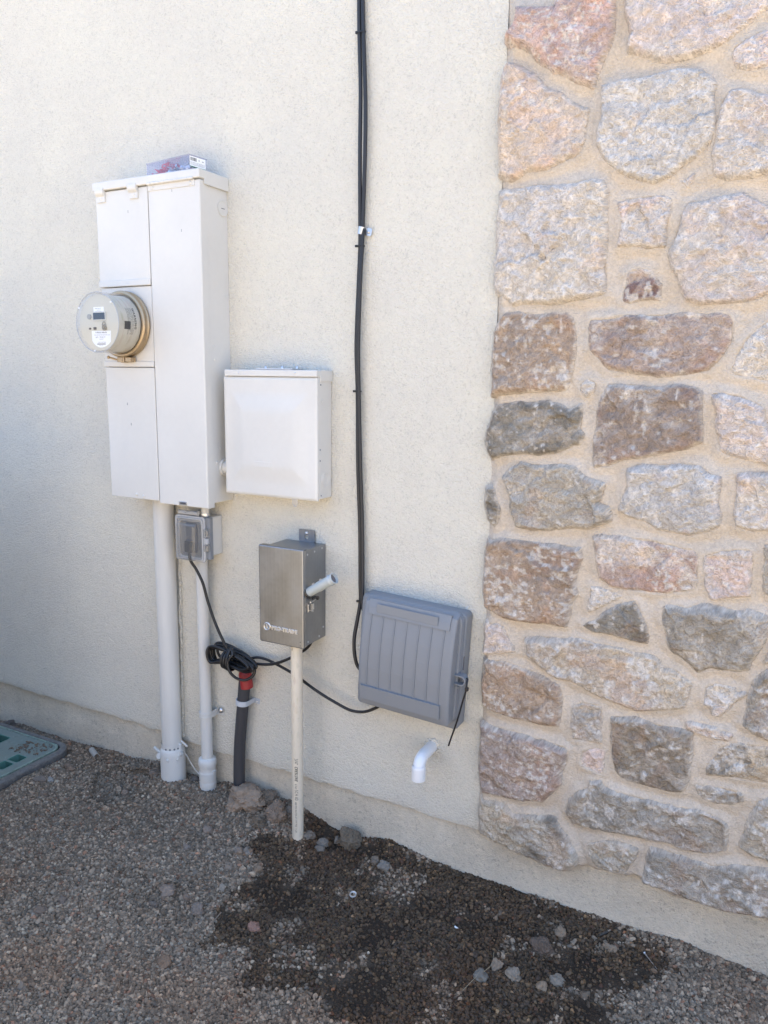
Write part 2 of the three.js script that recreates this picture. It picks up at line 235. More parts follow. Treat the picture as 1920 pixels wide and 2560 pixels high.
const ROCKS = [
  ['A', -0.632, 0.025, 0.0893, 0.0561],
  ['B', -0.573, 0.004, 0.0379, 0.0303],
  ['C', -0.525, 0.051, 0.0469, 0.0593],
  ['D', -0.555, 0.087, 0.0306, 0.0306],
  ['E', -0.5, 0.029, 0.0272, 0.0296],
  ['F', -0.33, 0.014, 0.0458, 0.0434],
  ['G', -1.7, -0.041, 0.0386, 0.0356],
  ['H', -1.599, -0.023, 0.0375, 0.0242],
  ['I', 0.191, 0.121, 0.0397, 0.0317],
  ['q', -0.384, 0.052, 0.0289, 0.0193],
  ['q', -0.373, 0.043, 0.0164, 0.0164],
  ['q', -0.383, 0.067, 0.023, 0.0115],
  ['q', -0.359, 0.024, 0.0193, 0.0193],
  ['q', -0.236, 0.057, 0.0209, 0.0195],
  ['q', -0.209, 0.06, 0.0278, 0.0213],
  ['q', -0.424, 0.053, 0.0291, 0.0204],
  ['q', -0.538, 0.185, 0.0201, 0.0191],
  ['q', -0.52, 0.174, 0.0248, 0.0201],
  ['q', -0.502, 0.218, 0.0169, 0.0141],
  ['q', -0.468, 0.205, 0.0224, 0.0234],
  ['q', -0.377, 0.153, 0.0149, 0.0149],
  ['q', -0.338, 0.175, 0.0119, 0.0128],
  ['q', -0.309, 0.229, 0.0161, 0.0134],
  ['q', -0.492, 0.263, 0.0157, 0.0139],
  ['q', -0.323, 0.34, 0.0138, 0.0112],
  ['q', -0.274, 0.189, 0.0117, 0.0108],
  ['q', -0.379, 0.447, 0.0144, 0.0119],
  ['q', -0.009, 0.045, 0.0099, 0.009],
  ['q', -0.415, 0.076, 0.0144, 0.0125],
  ['q', -0.372, 0.186, 0.012, 0.0111],
  ['q', -0.533, 0.231, 0.0236, 0.0188],
  ['r', -0.369, 0.352, 0.027, 0.0148],
  ['w', 0.213, 0.069, 0.0224, 0.0197],
  ['w', 0.122, 0.205, 0.0266, 0.0223],
  ['w', 0.159, 0.219, 0.0306, 0.0221],
  ['w', 0.104, 0.245, 0.0272, 0.0212],
  ['w', 0.205, 0.2, 0.0179, 0.0179],
  ['w', 0.218, 0.217, 0.0203, 0.0169],
  ['w', 0.237, 0.185, 0.0274, 0.018],
  ['w', 0.261, 0.12, 0.0184, 0.0158],
  ['w', 0.316, 0.065, 0.0223, 0.0178],
  ['w', 0.387, 0.039, 0.0099, 0.009],
  ['w', 0.215, 0.012, 0.0101, 0.0082],
  ['w', 0.044, 0.023, 0.0148, 0.013],
  ['w', 0.375, 0.121, 0.0096, 0.0113],
  ['w', 0.469, 0.051, 0.0116, 0.0107],
  ['d', -0.595, 0.366, 0.0366, 0.0231],
  ['d', -0.596, 0.408, 0.0205, 0.0134],
  ['d', -0.503, 0.377, 0.0317, 0.0232],
  ['d', -0.545, 0.358, 0.0205, 0.0197],
  ['d', -0.597, 0.444, 0.0164, 0.0156],
  ['d', -0.669, 0.433, 0.0128, 0.012],
  ['d', -0.798, 0.541, 0.0331, 0.0113],
  ['d', -0.426, 0.493, 0.019, 0.0146],
  ['d', -0.465, 0.518, 0.0294, 0.0213],
  ['d', -0.667, 0.222, 0.022, 0.0161],
  ['d', -0.525, 0.621, 0.0131, 0.0131],
  ['d', -0.403, 0.611, 0.014, 0.0196],
  ['d', -0.459, 0.632, 0.012, 0.0227],
  ['d', -0.333, 0.597, 0.0179, 0.0172],
  ['d', -0.362, 0.623, 0.0145, 0.0124],
  ['d', -0.844, 0.416, 0.0127, 0.0118],
  ['d', -0.801, 0.398, 0.0184, 0.0109],
  ['d', -0.784, 0.39, 0.0142, 0.0117],
  ['d', -0.67, 0.326, 0.014, 0.0123],
  ['d', -0.637, 0.308, 0.018, 0.0123],
  ['d', -0.539, 0.184, 0.0207, 0.0182],
  ['d', -0.518, 0.175, 0.0256, 0.0215],
  ['d', -0.501, 0.218, 0.0162, 0.0138],
  ['d', -0.492, 0.463, 0.012, 0.0105],
  ['d', -0.562, 0.417, 0.0124, 0.0109],
  ['d', -0.502, 0.293, 0.0167, 0.0127],
  ['d', -0.477, 0.445, 0.0128, 0.009],
  ['d', -0.779, 0.495, 0.0203, 0.0162],
  ['d', -0.646, 0.702, 0.0185, 0.0133],
  ['d', -1.189, 0.125, 0.029, 0.023],
  ['d', -1.207, 0.212, 0.0306, 0.0168],
  ['d', -0.977, 0.124, 0.0198, 0.017],
  ['d', -0.977, 0.153, 0.0168, 0.015],
  ['d', -0.935, 0.056, 0.0256, 0.0218],
  ['d', -0.829, 0.008, 0.0243, 0.0149],
  ['d', -0.664, 0.154, 0.0258, 0.0181],
  ['d', -1.153, 0.242, 0.0212, 0.0145],
  ['d', -1.006, 0.106, 0.0143, 0.0124],
  ['l', -1.194, 0.189, 0.0207, 0.0109]
];
const WET = [[-0.538, 0.179], [-0.540, 0.102], [-0.466, 0.047], [-0.454, -0.019], [-0.353, -0.037], [-0.214, -0.022], [-0.017, -0.053], [0.176, -0.026], [0.378, -0.004], [0.426, 0.013], [0.414, 0.083], [0.393, 0.138], [0.377, 0.236], [0.326, 0.368], [0.084, 0.501], [-0.053, 0.466], [-0.191, 0.455], [-0.282, 0.507], [-0.325, 0.466], [-0.331, 0.414], [-0.437, 0.445], [-0.447, 0.375], [-0.496, 0.303], [-0.486, 0.246], [-0.468, 0.200]];
const WALL_LINE = [[-1.552, 0.031], [-1.493, 0.033], [-1.386, 0.044], [-1.303, 0.049], [-1.236, 0.055], [-1.121, 0.059], [-1.034, 0.062], [-0.962, 0.071], [-0.876, 0.062], [-0.771, 0.063], [-0.711, 0.074], [-0.595, 0.08], [-0.515, 0.084], [-0.477, 0.07], [-0.428, 0.055], [-0.369, 0.038], [-0.312, 0.038], [-0.232, 0.06], [-0.189, 0.055], [-0.117, 0.041], [-0.035, 0.035], [-0.035, 0.035], [0.14, 0.037], [0.261, 0.034], [0.375, 0.036], [0.447, 0.04], [0.603, 0.024]];
// ---------------------------------------------------------------- ground
const groundBase = x => interp([[-2, 0.045], [-1, 0.04], [-0.5, 0.02], [0, 0.008], [0.6, 0]], x);
const PATCH = [[-1.12, 0.10], [-1.03, 0.2], [-0.9505, 0.198], [-0.914, 0.078], [-0.95, 0.045], [-1.08, 0.05]];
function groundY(x, z) {
  const zz = Math.max(0, z), t = Math.exp(-zz / 0.11), far = sstep(0.9, 2.5, Math.abs(z)) + sstep(2.2, 4, Math.abs(x));
  let y = groundBase(x) + (interp(WALL_LINE, x) - groundBase(x)) * t;
  y = lerp(y, 0.01, clamp(far));
  y += (fbm(x * 5 + 9, z * 5 + 3, 0, 3) - 0.5) * 0.022 * sstep(0, 0.08, zz) + (fbm(x * 22, z * 22 + 7, 0, 3) - 0.5) * 0.010;
  y += 0.014 * Math.exp(-(((x + 1.23) / 0.05) ** 2) - (((z - 0.2) / 0.12) ** 2));        // soil banked against the valve box
  y += 0.026 * Math.exp(-(((x + 0.82) / 0.16) ** 2) - (((z - 0.065) / 0.045) ** 2));     // and round the conduit feet
  y += 0.02 * Math.exp(-(((x + 1.56) / 0.14) ** 2) - (((z - 0.0) / 0.03) ** 2));
  if (x < -0.85 && x > -1.2 && z > 0 && z < 0.26) { const d = polyDist(PATCH, x, z) + (vn(x * 60, z * 60) - 0.5) * 0.01; y += -0.012 * sstep(-0.002, 0.006, d) + 0.006 * Math.exp(-(((d + 0.006) / 0.006) ** 2)); }
  return y;
}
function wetness(x, z) {                                             // 1 where the soil is soaked, with a ragged outline
  if (x < -0.75 || x > 0.65 || z > 0.75) return 0;
  const d = polyDist(WET, x, Math.max(z, -0.02)) + (fbm(x * 14, z * 14 + 2, 0, 3) - 0.5) * 0.09 + (vn(x * 90, z * 90) - 0.5) * 0.03;
  const dryIsland = sstep(0.52, 0.72, fbm(x * 16 + 40, z * 16 + 11, 0, 3)) * 0.5;
  return sstep(-0.03, 0.045, d) * (1 - dryIsland);
}
{
  const axis = (lo, hi, step, reach) => { const a = []; for (let v = lo; v <= hi + 1e-6; v += step) a.push(v); const l = [], r = []; let s = step, v = lo; while (v > -reach) { s *= 1.35; v -= s; l.unshift(v); } s = step; v = hi; while (v < reach) { s *= 1.35; v += s; r.push(v); } return [...l, ...a, ...r]; };
  const X = axis(-1.9, 0.95, 0.009, 90), Z = axis(-0.06, 1.0, 0.009, 90), nx = X.length, nz = Z.length;
  const pos = new Float32Array(nx * nz * 3), col = new Float32Array(nx * nz * 3), uv = new Float32Array(nx * nz * 2), idx = [];
  for (let j = 0; j < nz; j++) for (let i = 0; i < nx; i++) {
    const k = j * nx + i, x = X[i], z = Z[j]; pos.set([x, groundY(x, z), z], k * 3); uv.set([x, z], k * 2);
    const w = wetness(x, z), n = fbm(x * 7, z * 7, 3, 3), brown = sstep(0.45, 0.7, n), farT = sstep(1.0, 1.8, Math.hypot(x + 0.4, z));
    let c = [lerp(0.17, 0.165, brown), lerp(0.135, 0.118, brown), lerp(0.10, 0.078, brown)];
    c = [lerp(c[0], 0.042, w), lerp(c[1], 0.027, w), lerp(c[2], 0.015, w)];
    c = [lerp(c[0], 0.42, farT), lerp(c[1], 0.365, farT), lerp(c[2], 0.29, farT)];
    col.set(c, k * 3);
    if (i < nx - 1 && j < nz - 1) idx.push(k, k + nx, k + 1, k + 1, k + nx, k + nx + 1);
  }
  const g = new THREE.BufferGeometry(); g.setAttribute('position', new THREE.BufferAttribute(pos, 3)); g.setAttribute('color', new THREE.BufferAttribute(col, 3)); g.setAttribute('uv', new THREE.BufferAttribute(uv, 2)); g.setIndex(idx); g.computeVertexNormals();
  const o = new THREE.Mesh(g, M.ground); o.name = 'ground'; o.receiveShadow = o.castShadow = true; scene.add(o);
  o.userData = { kind: 'structure', label: 'grey gravelly soil with a dark wet patch along the wall', category: 'ground' };
}
function lumpy(r, detail, seed, amp = 0.35) {                        // a rough stone of about radius r
  const g = mergeVertices(new THREE.IcosahedronGeometry(1, detail).deleteAttribute('uv').deleteAttribute('normal')); const p = g.attributes.position, v = new THREE.Vector3();
  for (let i = 0; i < p.count; i++) { v.fromBufferAttribute(p, i); const s = 1 + amp * (fbm(v.x * 1.3 + seed * 3.1 + 20, v.y * 1.3 + 20, v.z * 1.3 + seed + 20, 3) - 0.5) * 2; v.multiplyScalar(s * r); p.setXYZ(i, v.x, v.y, v.z); }
  return g;
}
{
  const gravel = new THREE.Group(); gravel.name = 'gravel'; scene.add(gravel);
  gravel.userData = { kind: 'stuff', label: 'fine crushed gravel strewn over the soil by the wall', category: 'gravel' };
  const shapes = [0, 1, 2, 3].map(s => { const g = toCreasedNormals(lumpy(1, 1, s + 1, 0.6), 0.5); return g; });
  const lots = shapes.map(() => []), wet = [[], []];
  const q = new THREE.Quaternion(), e = new THREE.Euler(), m = new THREE.Matrix4(), c = new THREE.Color(), r = mulberry(99);
  const put = (x, z, s) => {
    const w = wetness(x, z), isWet = w > lerp(0.15, 0.85, r()), y = groundY(x, z) + s * lerp(0.1, 0.45, r()) - (isWet ? s * 0.15 : 0);
    e.set(r() * 6.3, r() * 6.3, r() * 6.3); q.setFromEuler(e); m.compose(new THREE.Vector3(x, y, z), q, new THREE.Vector3(s * lerp(0.75, 1.25, r()), s * lerp(0.5, 0.9, r()), s));
    const t = r(), v = lerp(0.5, 1.9, r() * r()) * lerp(0.85, 1.15, fbm(x * 6, z * 6, 4, 2)); let b;
    if (t < 0.62) b = [0.265, 0.205, 0.145]; else if (t < 0.80) b = [0.275, 0.195, 0.13]; else if (t < 0.9) b = [0.315, 0.258, 0.188]; else if (t < 0.955) b = [0.21, 0.176, 0.138]; else b = [0.26, 0.145, 0.09];
    if (isWet) { b = [b[0] * 0.34, b[1] * 0.27, b[2] * 0.19]; if (r() < 0.06) b = b.map(u => u * 2.2); }
    const soil = sstep(0.5, 0.68, fbm(x * 3.2 + 8, z * 3.2 + 2, 5, 3)); const col = [b[0] * v * (1 + 0.06 * soil), b[1] * v * (1 - 0.05 * soil), b[2] * v * (1 - 0.13 * soil)];
    (isWet ? wet[Math.floor(r() * 2)] : lots[Math.floor(r() * 4)]).push([m.clone(), col]);
  };
  let n = 0;
  for (let k = 0; k < 900000 && n < 240000; k++) {
    const x = lerp(-1.75, 1.1, r()), z = lerp(-0.012, 1.25, r());
    if (z > 0.95 - 0.45 * x || z > 1.5 * (x + 1.75) + 0.25 || (x < -1.17 && z > 0.45)) continue;
    if (x < -1.265 && z > 0.035) continue;
    const dens = wetness(x, z) > 0.5 ? lerp(0.75, 0.12, sstep(0.52, 0.66, fbm(x * 8 + 3, z * 8, 9, 3))) : lerp(1, 0.6, sstep(0.55, 0.7, fbm(x * 5 + 3, z * 5, 9, 3))); if (r() > dens) continue;
    put(x, z, lerp(0.0015, 0.0050, r() ** 2.1)); n++;
  }
  for (let k = 0; k < 900; k++) { const x = lerp(-1.7, 0.8, r()), z = lerp(0.005, 0.9, r()); if (z > 0.6 - 0.54 * x || (x < -1.25 && z > 0.03)) continue; put(x, z, lerp(0.0045, 0.0075, r() ** 2)); }
  for (const [k, x, z, w] of ROCKS) if ('qwd'.includes(k) && w <= 0.0185) put(x, z, w * 0.46);
  const add = (list, g, mat, name) => { const im = new THREE.InstancedMesh(g, mat, list.length); im.name = name; im.castShadow = im.receiveShadow = true; list.forEach(([mm, cc], i) => { im.setMatrixAt(i, mm); im.setColorAt(i, c.setRGB(...cc)); }); im.userData = { kind: 'stuff' }; gravel.add(im); };
  lots.forEach((l, i) => add(l, shapes[i], M.gravel, 'dry_gravel'));
  wet.forEach((l, i) => add(l, shapes[i + 1], M.wetGravel, 'wet_gravel'));
}

// ---------------------------------------------------------------- the house: stucco wall, foundation, stone veneer
const house = thing('house', 'cream stucco house wall with rough stone veneer on its right', 'house');
{
  // stucco coat, a gently uneven sheet with a ragged lower lip and a turned-in edge
  const X = [], Y = []; for (let x = -5; x < -2; x += 0.1) X.push(x); for (let x = -2; x <= 0.0121; x += 0.0125) X.push(x);
  const lip = x => interp([[-2, 0.181], [-1.13, 0.179], [-0.77, 0.166], [-0.33, 0.164], [0.1, 0.16]], x) + (fbm(x * 30, 4, 0, 3) - 0.5) * 0.012;
  for (let k = 0; k <= 100; k++) Y.push(k / 100 * 2.0); for (let y = 2.05; y <= 2.86; y += 0.08) Y.push(y);
  const nx = X.length, ny = Y.length, pos = [], uv = [], idx = [];
  const zc = (x, y) => (fbm(x * 2.2 + 5, y * 2.2, 1, 3) - 0.5) * 0.006 + (fbm(x * 14, y * 14, 2, 2) - 0.5) * 0.0012;
  const rows = [-2, -1, ...Y];                                     // two rows turn the lower lip inwards
  rows.forEach((yy, j) => X.forEach(x => { const l = lip(x), y = j === 0 ? l + 0.004 : j === 1 ? l : j === 2 ? l + 0.0025 : l + yy; pos.push(x, y, j === 0 ? -0.03 : zc(x, y) - (j === 1 ? 0.003 : 0)); uv.push(x, j === 0 ? y - 0.03 : y); }));
  const nr = rows.length; for (let j = 0; j < nr - 1; j++) for (let i = 0; i < nx - 1; i++) { const k = j * nx + i; idx.push(k, k + 1, k + nx, k + 1, k + nx + 1, k + nx); }
  const g = new THREE.BufferGeometry(); g.setAttribute('position', new THREE.BufferAttribute(new Float32Array(pos), 3)); g.setAttribute('uv', new THREE.BufferAttribute(new Float32Array(uv), 2)); g.setIndex(idx); g.computeVertexNormals();
  part('stucco_wall', g, M.stucco, house, 'cream sand-finish stucco wall');
  part('wall_core', metreUV(new THREE.BoxGeometry(9, 2.78, 8).translate(-0.5, 1.61, -4.03)), M.stucco, house);
  // foundation: painted concrete stem wall, slightly set back, its top edge hidden under the stucco
  const fg = new THREE.PlaneGeometry(9, 0.7, 720, 40); const p = fg.attributes.position;
  for (let i = 0; i < p.count; i++) { const x = p.getX(i) - 0.5, y = p.getY(i) - 0.12; p.setXYZ(i, x, y, -0.010 + (fbm(x * 6, y * 20, 4, 3) - 0.5) * 0.007 + (fbm(x * 60, y * 90, 6, 2) - 0.5) * 0.0012); }
  fg.computeVertexNormals(); part('foundation', metreUV(mergeVertices(fg)), M.foundation, house, 'painted concrete foundation strip under the wall');
  part('foundation_core', metreUV(new THREE.BoxGeometry(9, 0.6, 7.9).translate(-0.5, -0.08, -4.0)), M.foundation, house);
  // crumbly bead of stucco down the right side of the large conduit
  const bead = []; const r = mulberry(5);
  for (let y = 0.185; y < 0.85; y += 0.006) { const x = lerp(-0.8745, -0.864, clamp((y - 0.18) / 0.66)) + (vn(y * 40, 1) - 0.5) * 0.006; const s = lerp(0.0025, 0.0055, r()); bead.push(lumpy(s, 1, r() * 50, 0.5).scale(0.9, 1.5, 0.9).translate(x, y, 0.0015)); }
  const bg = merge(bead.map(b => { b.computeVertexNormals(); return b; })); part('stucco_bead', metreUV(bg), M.stucco, house, 'crumbly bead of stucco beside the large conduit');
}
const PAL = {
  red: [[0.670, 0.473, 0.395], [0.578, 0.448, 0.402]], pink: [[0.755, 0.659, 0.575], [0.715, 0.625, 0.570]], orange: [[0.754, 0.634, 0.511], [0.703, 0.577, 0.490]], white: [[0.564, 0.534, 0.493], [0.666, 0.637, 0.592]],
  mauve: [[0.652, 0.576, 0.531], [0.681, 0.621, 0.549]], tan: [[0.724, 0.660, 0.568], [0.685, 0.637, 0.584]], brown: [[0.469, 0.360, 0.267], [0.399, 0.317, 0.248]], rbrown: [[0.475, 0.377, 0.314], [0.414, 0.339, 0.291]],
  dmauve: [[0.307, 0.247, 0.209], [0.364, 0.298, 0.248]], dark: [[0.250, 0.222, 0.176], [0.325, 0.302, 0.255]], grey: [[0.490, 0.440, 0.359], [0.441, 0.406, 0.347]], greybrown: [[0.441, 0.383, 0.308], [0.395, 0.362, 0.306]],
  mauvetan: [[0.571, 0.496, 0.411], [0.635, 0.549, 0.428]], greymauve: [[0.541, 0.488, 0.422], [0.600, 0.524, 0.428]], dbrown: [[0.281, 0.240, 0.189], [0.384, 0.335, 0.268]], darktan: [[0.313, 0.275, 0.217], [0.584, 0.491, 0.369]],
  darktan2: [[0.247, 0.224, 0.184], [0.564, 0.489, 0.377]], greytan: [[0.539, 0.474, 0.372], [0.436, 0.396, 0.325]], tanred: [[0.720, 0.629, 0.539], [0.520, 0.392, 0.327]], redwhite: [[0.660, 0.563, 0.475], [0.248, 0.152, 0.131]],
};
const Z_MORTAR = 0.014;
{
  const polys = STONES.map(s => { const a = []; for (let i = 0; i < s[2].length; i += 2) a.push([s[2][i] / 1000, s[2][i + 1] / 1000]); return a; });
  const boxes = polys.map(p => [Math.min(...p.map(v => v[0])), Math.max(...p.map(v => v[0])), Math.min(...p.map(v => v[1])), Math.max(...p.map(v => v[1]))]);
  // mortar bed
  const WX = 0.69, WY = 1.90, y0 = 0.150, st = 0.005;
  const nx = Math.round(WX / st) + 1, ny = Math.round((WY - y0) / st) + 1, pos = [], uv = [], idx = [];
  for (let j = 0; j < ny; j++) for (let i = 0; i < nx; i++) {
    let x = i * st, y = y0 + j * st, near = 1;
    for (let s = 0; s < polys.length; s++) { const b = boxes[s]; if (x > b[0] - 0.04 && x < b[1] + 0.04 && y > b[2] - 0.04 && y < b[3] + 0.04) { const d = -polyDist(polys[s], x, y); if (d < near) near = d; } }
    let z = Z_MORTAR + (fbm(x * 9, y * 9, 5, 3) - 0.5) * 0.012 + (fbm(x * 55, y * 55, 6, 3) - 0.5) * 0.0045;
    z += 0.008 * Math.exp(-Math.max(near, 0) / 0.012) * (0.35 + 0.9 * fbm(x * 25, y * 25, 9, 2));
    z += -0.004 * sstep(0.006, 0.022, near) - 0.018 * sstep(-0.002, 0.010, -near);
    const e = x + (fbm(y * 12, 3, 0, 3) - 0.5) * 0.012; if (i < 4) z = lerp(-0.004, z, sstep(-0.004, 0.018, e));
    const eb = y - y0 - (fbm(x * 14, 8, 0, 3) - 0.42) * 0.035; z = lerp(-0.016, z, sstep(-0.001, 0.012, eb));
    pos.push(i === 0 ? -0.002 + (fbm(y * 18, 3, 0, 3) - 0.5) * 0.008 : x, y, z); uv.push(x, y);
    if (i < nx - 1 && j < ny - 1) { const k = j * nx + i; idx.push(k, k + 1, k + nx, k + 1, k + nx + 1, k + nx); }
  }
  const g = new THREE.BufferGeometry(); g.setAttribute('position', new THREE.BufferAttribute(new Float32Array(pos), 3)); g.setAttribute('uv', new THREE.BufferAttribute(new Float32Array(uv), 2)); g.setIndex(idx); g.computeVertexNormals();
  const veneer = part('stone_veneer', g, M.mortar, house, 'mortared rubble stone veneer in tan joints');
  const mirror = (o, sx, sy, name) => { const c = o.clone(false); c.name = name; c.position.set(sx ? 2 * WX : 0, sy ? 2 * WY : 0, 0); c.scale.set(sx ? -1 : 1, sy ? -1 : 1, 1); veneer.add(c); return c; };
  // beyond the frame the same rubble work goes on to the right and up to the parapet
  const made = [];
  STONES.forEach((s, n) => {
    const poly = polys[n], b = boxes[n], rs = mulberry(1000 + n * 17), big = Math.min(b[1] - b[0], b[3] - b[2]);
    const step = big > 0.1 ? 0.003 : 0.0024, pad = 0.008, seed = n * 13.7;
    const gx = Math.ceil((b[1] - b[0] + 2 * pad) / step), gy = Math.ceil((b[3] - b[2] + 2 * pad) / step);
    const P = clamp(big * 0.12, 0.008, 0.017) * lerp(0.8, 1.2, rs()), edge = lerp(0.008, 0.014, rs()) * clamp(big / 0.12, 0.5, 1);
    const grainF = lerp(70, 190, rs()), grainA = lerp(0.55, 1.5, rs()), soft = lerp(0.05, 0.22, rs()), smear = lerp(0.1, 0.75, rs()); const tiltX = lerp(-0.05, 0.05, rs()), tiltY = lerp(-0.05, 0.05, rs()), dirA = rs() * 3.14, ca = Math.cos(dirA), sa = Math.sin(dirA);
    const cells = []; for (let k = 0; k < 9; k++) cells.push([lerp(b[0], b[1], rs()), lerp(b[2], b[3], rs()), lerp(-0.12, 0.12, rs()), lerp(-0.12, 0.12, rs()), lerp(-0.0025, 0.0025, rs())]);
    const [c0, c1] = PAL[s[0]], wf = s[1], map = new Map(), pp = [], cc = [], uu = [], ii = [], cx = (b[0] + b[1]) / 2, cy = (b[2] + b[3]) / 2;
    const D = new Float32Array((gx + 1) * (gy + 1));
    for (let j = 0; j <= gy; j++) for (let i = 0; i <= gx; i++) { const x = b[0] - pad + i * step, y = b[2] - pad + j * step; D[j * (gx + 1) + i] = polyDist(poly, x, y) + 0.004 + (fbm(x * 45 + seed, y * 45, 1, 3) - 0.5) * 0.008; }
    const vert = (i, j) => {
      const k = j * (gx + 1) + i; if (map.has(k)) return map.get(k);
      const x = b[0] - pad + i * step, y = b[2] - pad + j * step, d = D[k];
      const t = clamp(d / edge), inn = clamp(d / 0.012);
      let z = Z_MORTAR + 0.001 + (d < 0 ? d * 1.8 : P * (1 - (1 - t) ** 2.0));
      let best = 1e9, sec = 1e9, cell = cells[0]; const wx = x + (vn(x * 40 + seed, y * 40) - 0.5) * 0.03, wy = y + (vn(x * 40, y * 40 + seed) - 0.5) * 0.03;
      for (const c of cells) { const q = (wx - c[0]) ** 2 + (wy - c[1]) ** 2; if (q < best) { sec = best; best = q; cell = c; } else if (q < sec) sec = q; }
      const xr = x * ca + y * sa, yr = -x * sa + y * ca;
      const rid = 1 - Math.abs(2 * fbm(xr * 16 + seed, yr * 30, 3, 4) - 1);
      z += inn * ((x - cx) * tiltX + (y - cy) * tiltY + ((x - cell[0]) * cell[2] + (y - cell[1]) * cell[3]) * 0.55 + cell[4] + (rid - 0.7) * 0.010 + (fbm(x * 70 + seed, y * 70, 4, 4) - 0.5) * 0.010 + (fbm(x * 180 + seed, y * 180, 4, 2) - 0.5) * 0.0045);
      // colour: two rock tones in patches, pale mineral crust in flecks, thin grout smears near the rim
      let m = sstep(0.38, 0.62, fbm(x * 11 + seed, y * 11, 7, 3) * 0.75 + (hash3(Math.round(cell[0] * 999), n, 3)) * 0.25);
      let col = [0, 1, 2].map(q => lerp(c0[q], c1[q], m));
      const tone = 0.84 + 0.36 * fbm(x * 60 + seed, y * 60, 8, 3); col = col.map(v => v * tone);
      const rust = sstep(0.62, 0.72, fbm(x * 18 + seed * 2, y * 18, 11, 3)); col = [lerp(col[0], col[0] * 1.12 + 0.02, rust * 0.35), lerp(col[1], col[1] * 0.94, rust * 0.35), lerp(col[2], col[2] * 0.84, rust * 0.35)];
      const cover = fbm(x * 13 + seed, y * 13 + 50, 9, 3), fl = fbm(x * grainF + seed, y * grainF * grainA, 10, 2);
      let wmask = sstep(0.0, soft, fl - (0.84 - wf * 0.42 - (cover - 0.5) * 0.7));
      const chalk = sstep(0.52, 0.68, fbm(x * 22 + seed, y * 30, 14, 4)) * smear; col = col.map((v, q) => lerp(v, [0.70, 0.645, 0.57][q], chalk * 0.7));
      const rim = sstep(0.008, 0.002, d + (fbm(x * 60, y * 60 + seed, 12, 3) - 0.5) * 0.010); 
      col = col.map((v, q) => lerp(v, [0.78, 0.735, 0.67][q], wmask * 0.75));
      col = col.map((v, q) => lerp(v, [0.72, 0.65, 0.55][q], rim * 0.7));
      map.set(k, pp.length / 3); pp.push(x, y, z); cc.push(...col.map(v => clamp(v, 0.02, 0.85))); uu.push(x + seed + z * 0.2, y + seed * 0.7 + z * 0.2); return map.get(k);
    };
    const ok = (i, j) => D[j * (gx + 1) + i] > -0.006;
    for (let j = 0; j < gy; j++) for (let i = 0; i < gx; i++) if (ok(i, j) && ok(i + 1, j) && ok(i, j + 1) && ok(i + 1, j + 1)) { const a = vert(i, j), bq = vert(i + 1, j), c = vert(i, j + 1), d = vert(i + 1, j + 1); if (Math.abs(pp[bq * 3 + 2] - pp[c * 3 + 2]) < Math.abs(pp[a * 3 + 2] - pp[d * 3 + 2])) ii.push(a, bq, c, bq, d, c); else ii.push(a, bq, d, a, d, c); }
    const sg = new THREE.BufferGeometry(); sg.setAttribute('position', new THREE.BufferAttribute(new Float32Array(pp), 3)); sg.setAttribute('color', new THREE.BufferAttribute(new Float32Array(cc), 3)); sg.setAttribute('uv', new THREE.BufferAttribute(new Float32Array(uu), 2)); sg.setIndex(ii); sg.computeVertexNormals();
    made.push(part('stone' + (n ? '_' + String(n).padStart(3, '0') : ''), sg, M.stone, veneer));
  });
  let num = made.length; const nextName = () => 'stone_' + String(num++).padStart(3, '0');
  for (const [sx, sy] of [[1, 0], [0, 1], [1, 1]]) { const mo = new THREE.Mesh(g, M.mortar); mirror(mo, sx, sy, 'mortar'); made.forEach((o, n) => { if (sy && boxes[n][2] < 0.93) return; mirror(o, sx, sy, nextName()); }); }
}
// sunlit block wall of the neighbouring lot, behind the photographer: what the shaded wall and the bare steel face
{
  const w = thing('boundary_wall', 'tan block boundary wall facing the house across the side yard', 'wall', [0, 0, 7]);
  part('wall_panel', metreUV(new THREE.BoxGeometry(24, 1.8, 0.2).translate(0, 0.85, 0)), std(lin(0.50, 0.43, 0.35), { roughness: 0.95, bumpMap: sandTex, bumpScale: 0.003 }), w);
  part('coping', metreUV(rbox(-12, 12, 1.75, 1.82, -0.13, 0.13, 0.01)), std(lin(0.48, 0.40, 0.32), { roughness: 0.95 }), w);
}
// out of the frame to the left stands the cooling unit: it keeps the sunlit yard's glow off the lower left of the stucco
{
  const t = thing('condenser_unit', 'grey air conditioning condenser on a concrete pad by the stucco wall', 'air conditioner', [-1.66, 0.02, 0.93]);
  const mm = std(lin(0.16, 0.16, 0.155), { roughness: 0.5 });
  part('pad', metreUV(rbox(-0.48, 0.48, -0.04, 0.06, -0.46, 0.48, 0.01)), M.foundation, t);
  part('cabinet', metreUV(rbox(-0.44, 0.46, 0.06, 1.02, -0.44, 0.44, 0.04, 4)), mm, t);
  for (let k = 0; k < 16; k++) part('louver', metreUV(rbox(-0.4, 0.42, 0.12 + k * 0.05, 0.145 + k * 0.05, 0.44, 0.452, 0.004)), mm, t);
  part('fan_grille', new THREE.TorusGeometry(0.36, 0.012, 8, 48).rotateX(Math.PI / 2).translate(0, 1.025, 0), M.darkMetal, t);
}
